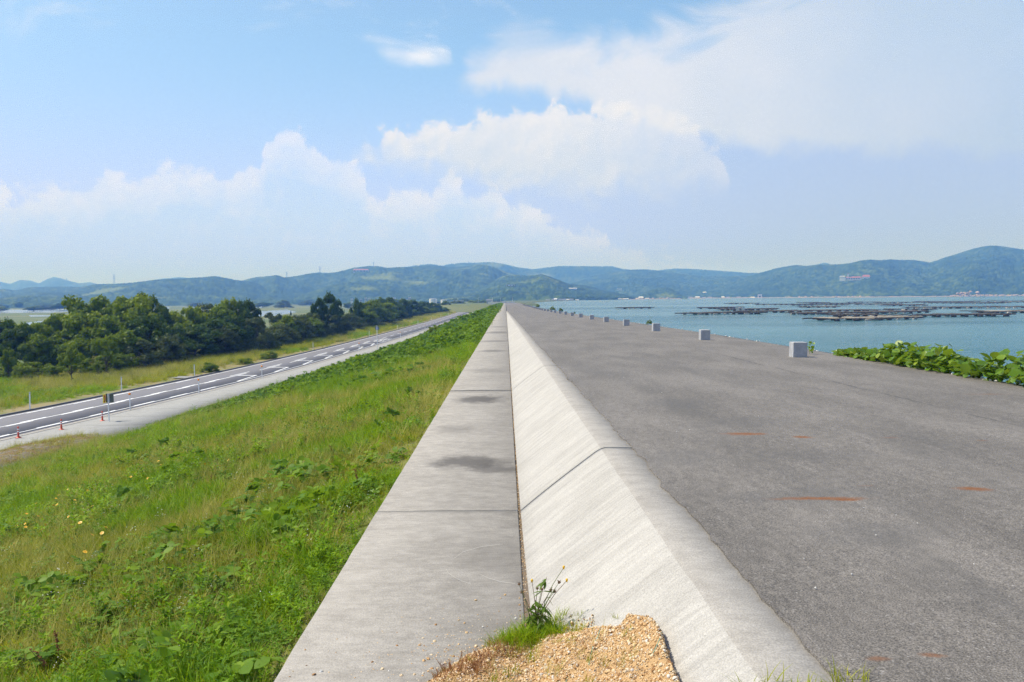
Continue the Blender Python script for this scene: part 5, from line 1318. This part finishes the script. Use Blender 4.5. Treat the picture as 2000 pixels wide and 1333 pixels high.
# pylons on the skyline
def pylon(px, ptop, pbase, D, label):
    t_ = at(px, ptop, D); b_ = at(px, pbase, D); H = t_[2] - b_[2] + 8; root = empty('power_pylon', (b_[0], b_[1], b_[2] - 8)); m = MB(); w0 = H*0.085
    for sx in (-1, 1):
        for sy in (-1, 1): m.tube([(sx*w0, sy*w0, 0), (sx*w0*0.25, sy*w0*0.25, H)], 0.32, 4)
    nb = 8
    for k in range(nb):
        f0, f1 = k/nb, (k + 1)/nb; a0, a1 = w0*(1 - 0.75*f0), w0*(1 - 0.75*f1)
        for sy in (-1, 1):
            m.tube([(-a0, sy*a0, f0*H), (a1, sy*a1, f1*H)], 0.16, 4); m.tube([(a0, sy*a0, f0*H), (-a1, sy*a1, f1*H)], 0.16, 4)
    m.build('lattice', M['steel_far'], root)
    for f, w_ in ((0.97, 0.15), (0.80, 0.20), (0.63, 0.17)):
        m = MB(); m.tube([(-w_*H, 0, f*H), (0, 0, f*H + 0.03*H), (w_*H, 0, f*H)], [0.3, 0.7, 0.3], 4); m.build('cross_arm', M['steel_far'], root)
    return tag(root, label, 'pylon')
pylon(223, 537, 556, 3400, 'tall lattice power pylon standing clear on the low left ridge')
pylon(560, 532, 544, 3600, 'small lattice pylon in the dip between two wooded hills')
pylon(625, 521, 535, 3600, 'lattice power pylon on the wooded ridge left of the red-roofed hotel')
pylon(915, 510.5, 517, 4000, 'faint distant pylon on the blue hill behind')
pylon(130, 543.5, 550, 5000, 'tiny pylon beside the pointed blue hill')
p = at(729.5, 522, 3320); q = at(729.5, 513, 3320); root = empty('radio_mast', (p[0], p[1], p[2] - 6)); m = MB(); m.tube([(0, 0, 0), (0, 0, q[2] - p[2] + 6)], [1.3, 0.9], 6); m.build('mast', M['steel_far'], root)
m = MB(); m.tube([(0, 0, q[2] - p[2] + 0.5), (0, 0, q[2] - p[2] + 6)], 2.0, 8); m.build('antenna', M['steel_far'], root)
tag(root, 'single radio mast on the crest above the red-roofed hotel', 'mast')

# ------------------------------------------------------------------ heap of gravel on the kerb
def kerb_base(x, y):
    """level of walkway or sloped kerb"""
    z0 = hs(y); return np.where(x < 0.145, z0, np.minimum(z0 + (x - 0.145)/(x_ridge(y) - 0.145)*(ha(y) - z0) + 0.008, ha(y) + 0.01))
poly = np.array([(-0.62, 2.9), (-0.60, 3.7), (-0.52, 4.25), (-0.30, 4.62), (0.0, 4.88), (0.16, 4.93), (0.34, 4.62), (0.52, 4.38), (0.66, 4.13), (0.735, 3.96), (0.755, 3.80), (0.735, 3.5), (0.74, 2.9)])
def inside_dist(x, y):
    """signed distance to the outline, positive inside; and whether the nearest side is the bag end"""
    d = np.full(x.shape, 1e9); bag = np.zeros(x.shape, bool); ins = np.zeros(x.shape, bool)
    for k in range(len(poly)):
        a, b = poly[k], poly[(k+1) % len(poly)]; ab = b - a
        tt = np.clip(((x - a[0])*ab[0] + (y - a[1])*ab[1])/(ab @ ab), 0, 1); dd = np.hypot(x - a[0] - tt*ab[0], y - a[1] - tt*ab[1])
        m_ = dd < d; d = np.where(m_, dd, d); bag = np.where(m_, k >= 8, bag)
        c1 = (a[1] > y) != (b[1] > y); ins ^= c1 & (x < ab[0]*(y - a[1])/(ab[1] + 1e-12) + a[0])
    return np.where(ins, d, -d), bag
def heap_h(x, y):
    d, bag = inside_dist(x, y); r = np.where(bag, 0.035, 0.26)
    h = np.where(bag, 0.085, 0.10)*(1 - np.clip(1 - d/r, 0, 1)**2)
    return np.where(d > 0, h + 0.028*(fbm(x*7, y*7, 71) - 0.45)*np.clip(d*8, 0, 1), -0.02 - 0.0*d)
gx2 = np.linspace(-0.70, 0.80, 110); gy2 = np.linspace(2.95, 5.0, 140)
X, Y = np.meshgrid(gx2, gy2, indexing='ij'); H = heap_h(X, Y)
V = np.stack([X, Y, kerb_base(X, Y) + H], -1).reshape(-1, 3); F = grid_faces(110, 140)
F = F[(H.reshape(-1)[F] > -0.015).any(1)]
M['gravelbed'] = plain('gravel_bed', (0.52, 0.33, 0.15), 0.9, 0.45, 130.0, bmp=1.0)
heap = link_obj('gravel_heap', np_mesh('gravel_heap', V, F, M['gravelbed'], True))
tag(heap, 'heap of tan gravel from a split net bag on the sloped kerb', 'gravel')
n = 34000; x = rng.uniform(-0.80, 0.77, n); y = rng.uniform(3.1, 4.97, n); h = heap_h(x, y); dd, bg_ = inside_dist(x, y); k = ((h > 0.003) & (rng.random(n) < 0.55 + 0.45*(h > 0.03))) | ((dd < 0) & (dd > -0.16) & (x < 0.5) & (rng.random(n) < 0.35*(1 + dd/0.16)**2)); h = np.maximum(h, 0)
scatter('gravel', ['stone0', 'stone1'], np.stack([x, y, kerb_base(x, y) + h + 0.001], -1)[k], np.clip(rng.lognormal(-5.5, 0.45, k.sum()), 0.0018, 0.012), rng.integers(0, 2, k.sum()), 'loose tan gravel covering the heap', 'gravel', 1.2, parent=heap)
del heap.children[0]['category']
# loose stones spread over the walkway
n = 700; x = np.clip(-0.25 + rng.normal(0, 0.36, n), -1.25, 0.08); y = 4.35 + np.abs(rng.normal(0, 0.38, n)) + 0.25*(x + 0.9); k = rng.random(n)
scatter('loose_stones', ['stone0', 'stone1', 'pebble0'], np.stack([x, y, hs(y) + 0.003], -1), np.where(k > 0.93, rng.uniform(0.009, 0.015, n), rng.uniform(0.0025, 0.007, n)), np.where(k > 0.985, 2, rng.integers(0, 2, n)), 'loose tan pebbles strewn over the walkway beside the heap', 'pebbles', 1.0)
# strands of the torn net
def curve3(pts_img, lift):
    out = []
    for px, py, D in pts_img:
        p = at(px, py, D); b_ = float(kerb_base(np.array(p[0]), np.array(p[1]))) + max(0.0, float(heap_h(np.array([p[0]]), np.array([p[1]]))[0])); out.append((p[0], p[1], b_ + lift))
    return out
for pts_ in ([(0.70, 3.99), (0.735, 3.94), (0.75, 3.86), (0.738, 3.75), (0.71, 3.66), (0.66, 3.58)], [(0.50, 4.25), (0.47, 4.12), (0.44, 4.05), (0.40, 3.90)], [(0.30, 3.95), (0.27, 3.88), (0.31, 3.80)]):
    m = MB(); m.tube([(a, b, float(kerb_base(np.array(a), np.array(b))) + float(heap_h(np.array([a]), np.array([b]))[0]) + 0.007) for a, b in pts_], 0.0017, 5); m.build('net_strand', M['netting'], heap)
# grass growing in the heap
P_, S_, I_ = [], [], []
for _ in range(130):
    x = random.gauss(0.13, 0.10); y = random.gauss(4.72, 0.10); P_.append((x, y)); S_.append(random.uniform(0.28, 0.55)); I_.append(random.choice([0, 1, 2, 0]))
for _ in range(48):
    x = random.uniform(-0.38, 0.06); y = 4.45 + 0.6*(x + 0.2) + random.gauss(-0.05, 0.10); P_.append((x, y)); S_.append(random.uniform(0.4, 0.8)); I_.append(4)
for _ in range(75):
    x = random.uniform(-0.5, 0.62); y = random.uniform(3.4, 4.5); P_.append((x, y)); S_.append(random.uniform(0.2, 0.42)); I_.append(random.choice([0, 1, 3]))
for x, y in ((0.40, 4.52), (0.41, 4.5), (0.39, 4.53)): P_.append((x, y)); S_.append(0.5); I_.append(0)
for x, y in ((0.93, 2.98), (1.02, 2.95), (1.10, 2.93), (1.26, 2.99), (1.30, 2.98), (1.33, 2.99)): P_.append((x, y)); S_.append(0.55); I_.append(0)
xy = np.array(P_); z = kerb_base(xy[:, 0], xy[:, 1]) + np.maximum(heap_h(xy[:, 0], xy[:, 1]), 0)
scatter('heap_grass', ['grass0', 'grass1', 'lush0', 'straw0', 'redgrass0'], np.stack([xy[:, 0], xy[:, 1], z], -1), S_, I_, 'sparse green and reddish grass sprouting from the gravel heap', 'grass', 0.2)

# the seeding weed beside the heap
M['weedleaf'] = leafy('weed_leaf', (0.05, 0.10, 0.012), (0.10, 0.17, 0.02), (0.18, 0.24, 0.035), 0.3, rand=True)
def leaf_mesh(name, L, W, mat, fold=0.15, round_=False, tint=0.5):
    V, F, T = [], [], []; leaf(V, F, T, (0, 0, 0), L, W, 0, 0, 0, tint, fold, round_); return proto_mesh(name, V, F, T, mat, True)
WL = [leaf_mesh('leaf', 0.045, 0.017, M['weedleaf'], tint=0.3), leaf_mesh('leaf', 0.058, 0.020, M['weedleaf'], tint=0.6)]
bx, by = 0.165, 4.80; bz = float(hs(by)) + 0.06
weedr = empty('seeding_weed', (bx, by, bz))
D0 = by; stems = [(1014, 1142, 4.80, 's'), (1019, 1158, 4.82, 's'), (1024, 1182, 4.82, ''), (1068, 1128, 4.78, 'w'), (1101, 1109, 4.72, 'y'), (1107, 1134, 4.75, 'y'), (1092, 1138, 4.70, 's'), (1050, 1150, 4.9, 's'), (1058, 1152, 4.9, 's'), (1076, 1153, 4.85, 's'), (1083, 1156, 4.85, 's'), (1039, 1135, 4.88, 'y'), (1070, 1190, 4.7, ''), (1046, 1172, 4.85, 'w')]
g = random.Random(9); shm = MB(); rock(shm, (0, 0, 0), 0.010, 5)
for k in range(9):
    a = g.uniform(0, 6.28); b = g.uniform(0.1, 1.3); shm.tube([(0, 0, 0.004), (0.017*math.cos(a)*math.cos(b), 0.017*math.sin(a)*math.cos(b), 0.004 + 0.017*math.sin(b))], [0.0018, 0.0006], 4)
shm = shm.mesh('seed_head', M['stembrown']); ybm = MB(); ybm.lathe([(0.004, -0.01), (0.007, 0), (0.008, 0.007), (0.004, 0.012)], 8); ybm = ybm.mesh('flower_bud', M['petal'], True)
for i, (px, py, D, kind) in enumerate(stems):
    tip = Vector(at(px, py, D)) - Vector((bx, by, bz)); b0 = Vector((g.gauss(0, 0.012), g.gauss(0, 0.012), -0.03)); mid = b0.lerp(tip, 0.5) + Vector((-tip.x*0.22, g.gauss(0, 0.02), 0.02))
    pts_ = [b0, b0.lerp(mid, 0.5) + Vector((-tip.x*0.06, 0, 0.005)), mid, mid.lerp(tip, 0.5) + Vector((-tip.x*0.04, 0, 0.004)), tip]
    m = MB(); m.tube(pts_, [0.0036, 0.0032, 0.0026, 0.0020, 0.0014], 5); m.build('stem', M['stembrown'] if i % 2 else M['stem'], weedr)
    if kind == 's': link_obj('seed_head', shm, weedr, tip, (g.uniform(-0.5, 0.5), g.uniform(-0.5, 0.5), g.uniform(0, 6)))
    if kind == 'y': link_obj('flower_bud', ybm, weedr, tip)
    for f in ((0.25, 0.42, 0.55) if kind != 'w' else (0.35, 0.55, 0.75, 0.93, 0.97)):
        q = f*4; j = min(3, int(q)); p = pts_[j].lerp(pts_[j+1], q - j)
        for q2 in range(3):
            if f > 0.5 and q2 == 2 and kind != 'w': continue
            link_obj('leaf', WL[(i + q2) % 2], weedr, p, (g.gauss(0, 0.3), g.uniform(0.0, 0.8), g.uniform(0, 6.28)), (g.uniform(0.95, 1.5),)*3)
tag(weedr, 'tall seeding weed with burr heads growing beside the gravel heap', 'weed')

# ------------------------------------------------------------------ vine over the sea edge
M['sheen'] = leafy('leaf_sea_vine', (0.06, 0.13, 0.010), (0.135, 0.255, 0.016), (0.30, 0.38, 0.04), 0.34, rough=0.38, spec=0.3)
VL = [leaf_mesh('leaf', 0.15, 0.15, M['sheen'], 0.10, True, 0.2), leaf_mesh('leaf', 0.17, 0.16, M['sheen'], 0.18, True, 0.55), leaf_mesh('leaf', 0.13, 0.13, M['sheen'], 0.25, True, 0.85), leaf_mesh('leaf', 0.11, 0.10, M['sheen'], 0.12, True, 1.0)]
vroot = empty('edge_vine', (8.9, 15.0, float(ha(15.0))))
hprof = lambda y: float(np.interp(y, [8, 11, 13.0, 14.0, 14.9, 15.6, 16.6, 17.6, 18.4, 19.3, 20.2, 21.4], [0.5, 0.42, 0.46, 0.50, 0.24, 0.30, 0.44, 0.42, 0.40, 0.20, 0.17, 0.07]))
g = random.Random(21); off = Vector((8.9, 15.0, float(ha(15.0))))
def vine_pos(shell):
    y = 9.5 + 11.9*g.random(); h = hprof(y); u_ = g.random()
    xin = XR(y) - 0.05 - 0.10*min(1, h/0.3); wdt = 0.55 + 0.9*h
    a = math.pi*(u_ if not shell else 0.02 + 0.70*u_); r = 1.0 if shell else g.uniform(0.3, 0.97)
    x = xin + wdt/2 - math.cos(a)*wdt/2*r; z = float(ha(y)) + 0.04 + math.sin(a)*h*r*(0.75 + 0.35*vn(y*2.3, x*2.3, 77))
    return Vector((x, y, z)), a
for k in range(295):
    p, a = vine_pos(True)
    if p.y < 12.5 and g.random() < 0.35: p.y += 6; 
    nrm_y = g.gauss(-0.15, 0.35)
    link_obj('leaf', VL[g.choice([0, 1, 1, 2, 0, 3])], vroot, p - off, (g.gauss(0, 0.45), -(math.pi/2 - a)*0.55 + g.gauss(0, 0.35), g.uniform(0, 6.28)), (g.uniform(0.85, 1.3),)*3)
V, F, T = [], [], []
for k in range(1700):
    p, a = vine_pos(False); leaf(V, F, T, tuple(p - off), g.uniform(0.10, 0.17), 0.14, g.uniform(0, 6.28), g.gauss(0, 0.5), g.gauss(0, 0.5), g.random()*0.6, 0.15, True)
for k in range(700):
    y = 9.5 + 11.8*g.random(); h = hprof(y); p = Vector((float(XR(y)) - 0.13 + 0.42*g.random(), y, float(ha(y)) + 0.02 + min(0.2, h*0.6)*g.random())); leaf(V, F, T, tuple(p - off), g.uniform(0.09, 0.15), 0.13, g.uniform(0, 6.28), g.gauss(0, 0.5), g.gauss(0, 0.5), g.random()*0.7, 0.15, True)
o = link_obj('inner_leaves', proto_mesh('inner_leaves', V, F, T, M['sheen'], True), vroot); o['kind'] = 'stuff'
for k in range(12):
    y = 10 + g.random()*11; m = MB(); a = g.uniform(-0.6, 0.6); h = hprof(y)
    pts_ = [Vector((XR(y) + 0.1, y, float(ha(y)) + 0.03)), Vector((XR(y) + 0.15 + 0.1*a, y + 0.2*a, float(ha(y)) + h*0.8)), Vector((XR(y) + 0.2 + 0.3*a, y + 0.5*a, float(ha(y)) + h*1.1 + (0.12 if k < 3 else 0)))]
    m.tube([tuple(q - off) for q in pts_], [0.006, 0.005, 0.002], 5); m.build('runner', M['stem'], vroot)
tag(vroot, 'large-leaved green vine spilling over the sea edge of the dike road', 'vine')
sp = empty('vine_sprig', (8.22, 21.6, float(ha(21.6)) + 0.01))
for k in range(14): link_obj('leaf', VL[k % 4], sp, (g.uniform(-0.03, 0.16), g.uniform(-0.1, 0.1), 0.06 + 0.03*k*g.uniform(0.5, 1)), (g.gauss(0, 0.5), g.gauss(0, 0.5), g.uniform(0, 6.28)), (0.62,)*3)
m = MB(); m.tube([(0.05, 0, -0.02), (0.06, 0.02, 0.2), (0.09, 0.0, 0.36)], [0.006, 0.005, 0.002], 5); m.build('stem', M['stem'], sp)
tag(sp, 'small leafy vine sprig behind the granite block beside the vine', 'vine')
# tufts and litter on the edge farther along
for k, (px, D, w_, h_, key, lb) in enumerate(((1243, 52, 12, 9, 'yellow', 'little green tuft on the sea edge between two granite blocks'), (1061, 152, 12, 8, 'yellow', 'yellowish shrub behind the granite blocks far along the edge'), (1077, 130, 10, 7, 'shrub', 'dark low shrub behind the granite blocks far along the edge'), (1038, 215, 9, 6, 'shrub', 'green shrub on the edge where the block row ends'), (1100, 106, 5, 4, 'shrub', 'tiny weed at the foot of a granite block'))):
    x = float(XR(D)) + 0.25; p = at(px, 600, D); zb = float(ha(D)); cm, tm = KINDS[key][0]; root = empty('edge_shrub', (x, D, zb)); Rr = w_/FPX*D/2; Hh = h_/FPX*D
    link_obj('crown', cm, root, (0, 0, 0), (0, 0, k), (Rr, Rr, Hh)); link_obj('trunk', tm, root, (0, 0, 0), (0, 0, 0), (Rr*0.3, Rr*0.3, Hh*0.6)); tag(root, lb, 'shrub')

# ------------------------------------------------------------------ single plants on the near bank
def on_bank(px, py):
    d = ray(px, py); t_ = 3.0
    for _ in range(60):
        p = CAM + d*t_; dz = p[2] - float(slope_z(p[0], p[1])); t_ += dz/(abs(d[2]) + 0.15)*0.7
    return CAM + d*t_
KL = [leaf_mesh('leaf', 0.105, 0.10, M['vine'], 0.10, True, 0.3), leaf_mesh('leaf', 0.125, 0.11, M['vine'], 0.15, True, 0.6), leaf_mesh('leaf', 0.09, 0.085, M['vine'], 0.2, True, 0.9)]
places = [((190, 1225), 10, 'broad-leaved vine plant low on the near bank among clover'), ((300, 1255), 12, 'broad-leaved vine plant beside straw coloured grass near the walkway corner'), ((395, 1275), 11, 'broad-leaved vine plant closest below the walkway edge'), ((60, 1315), 10, 'broad-leaved vine plant next to a rusty dock stalk'), ((250, 1320), 12, 'broad-leaved vine plant at the very foot of the clover patch'),
          ((505, 1322), 6, 'few large vine leaves pressed against the walkway corner'), ((585, 985), 9, 'vine plant with one pale upturned leaf on the bank'), ((540, 1010), 8, 'vine plant on a dry spot beside leafy weeds'), ((760, 905), 10, 'vine plant creeping up to the walkway edge'), ((700, 960), 9, 'vine plant beside the rusty stalk near the walkway'), ((430, 1150), 9, 'vine plant in clover halfway down the near bank')]
for k, ((px, py), nl, lb) in enumerate(places):
    p = on_bank(px, py); root = empty('creeping_plant', tuple(p)); g = random.Random(100 + k)
    for j in range(nl):
        a = g.uniform(0, 6.28); r = 0.26*math.sqrt(g.random()); h = g.uniform(0.06, 0.16); x, y = r*math.cos(a), r*math.sin(a)
        z = float(slope_z(p[0] + x, p[1] + y)) - p[2] + h; y0 = g.uniform(0, 6.28)
        m = MB(); m.tube([(x*0.7, y*0.7, z - h), (x, y, z)], [0.003, 0.002], 4); m.build('stalk', M['stem'], root)
        for q in range(3):
            link_obj('leaf', KL[g.randrange(3)], root, (x, y, z), (g.gauss(0, 0.25), g.gauss(0.1, 0.25), y0 + q*2.1), (g.uniform(0.75, 1.1),)*3)
    tag(root, lb, 'plant')
# rusty dock stalks
for k, (px, py, h) in enumerate(((702, 968, 0.34), (118, 1302, 0.30), (412, 962, 0.32), (655, 905, 0.30), (527, 905, 0.28), (100, 1330, 0.26))):
    p = on_bank(px, py); root = empty('dock_stalk', tuple(p)); g = random.Random(k); lx = -0.10 + g.gauss(0, 0.05)
    m = MB(); m.tube([(0, 0, -0.02), (lx*0.4, 0, h*0.5), (lx, 0, h)], [0.004, 0.003, 0.002], 5); m.build('stem', M['stembrown'], root)
    m = MB()
    for q in range(34):
        f = 0.45 + 0.55*g.random(); rock(m, (lx*f*f + g.gauss(0, 0.006), g.gauss(0, 0.006), h*f), 0.007, q)
    m.build('seed_head', M['dock'], root)
    tag(root, 'dry rust-brown dock stalk standing in the bank grass', 'plant', 'rust-brown dock stalks on the bank')
# yellow flowers
fl = [(163, 355), (232, 367), (340, 268), (345, 283), (355, 222), (410, 187), (470, 175), (508, 160), (500, 318), (502, 333), (452, 270), (455, 298), (485, 430), (440, 457), (300, 503), (88, 550), (515, 603), (617, 500), (558, 520), (435, 520), (105, 433), (108, 468), (155, 432), (158, 450), (275, 432),
      (220, 285), (215, 300), (295, 240), (325, 305), (480, 190), (530, 220), (560, 325), (640, 452), (725, 142), (790, 135), (812, 135), (890, 122), (415, 370), (855, 5), (900, 40), (930, 5), (955, 22), (970, 38), (840, 25), (815, 90), (1235, 57), (1375, 30)]
V, F, T = [], [], []
for q in range(8): leaf(V, F, T, (0, 0, 0), 0.026, 0.016, q*0.785, 0.25, 0, 1.0, 0.1, True)
pet = proto_mesh('petals', V, F, T, M['petal']); cm_ = MB(); cm_.lathe([(0.008, 0.0), (0.007, 0.005), (0.003, 0.008)], 8); cm_ = cm_.mesh('flower_centre', M['orange'], True)
sm_ = MB(); sm_.tube([(0, 0, -0.34), (0.01, 0.01, -0.15), (0, 0, 0)], [0.003, 0.0025, 0.002], 4); sm_ = sm_.mesh('stem', M['stem'])
for k, (a_, b_) in enumerate(fl):
    p = on_bank(a_/3.078, 900 + b_/3.078 + 14); g = random.Random(k + 300); root = empty('yellow_flower', (p[0], p[1], p[2] + 0.24 + g.uniform(-0.03, 0.06)))
    link_obj('petals', pet, root, (0, 0, 0), (g.gauss(0.3, 0.3), g.gauss(-0.3, 0.3), g.uniform(0, 6)), (g.uniform(0.9, 1.4),)*3); link_obj('centre', cm_, root); link_obj('stem', sm_, root)
    tag(root, 'single yellow daisy-like flower rising from the grass of the bank', 'flower', 'yellow flowers in the bank grass')
# chalky scratches on the walkway
for pts_ in ([(872, 1112), (876, 1120), (888, 1128), (902, 1135), (920, 1141)], [(888, 1090), (905, 1078), (940, 1068), (982, 1063)], [(938, 1122), (955, 1130), (980, 1137), (1006, 1140)]):
    m = MB(); q = [on(px, py, float(hs(6.3)) + 0.009) for px, py in pts_]
    for a, b in zip(q, q[1:]):
        m.quad((a[0], a[1] - 0.0022, a[2]), (b[0], b[1] - 0.0022, b[2]), (b[0], b[1] + 0.0022, b[2]), (a[0], a[1] + 0.0022, a[2]))
    m.build('chalk_scratch', M['shell'], walk_root)
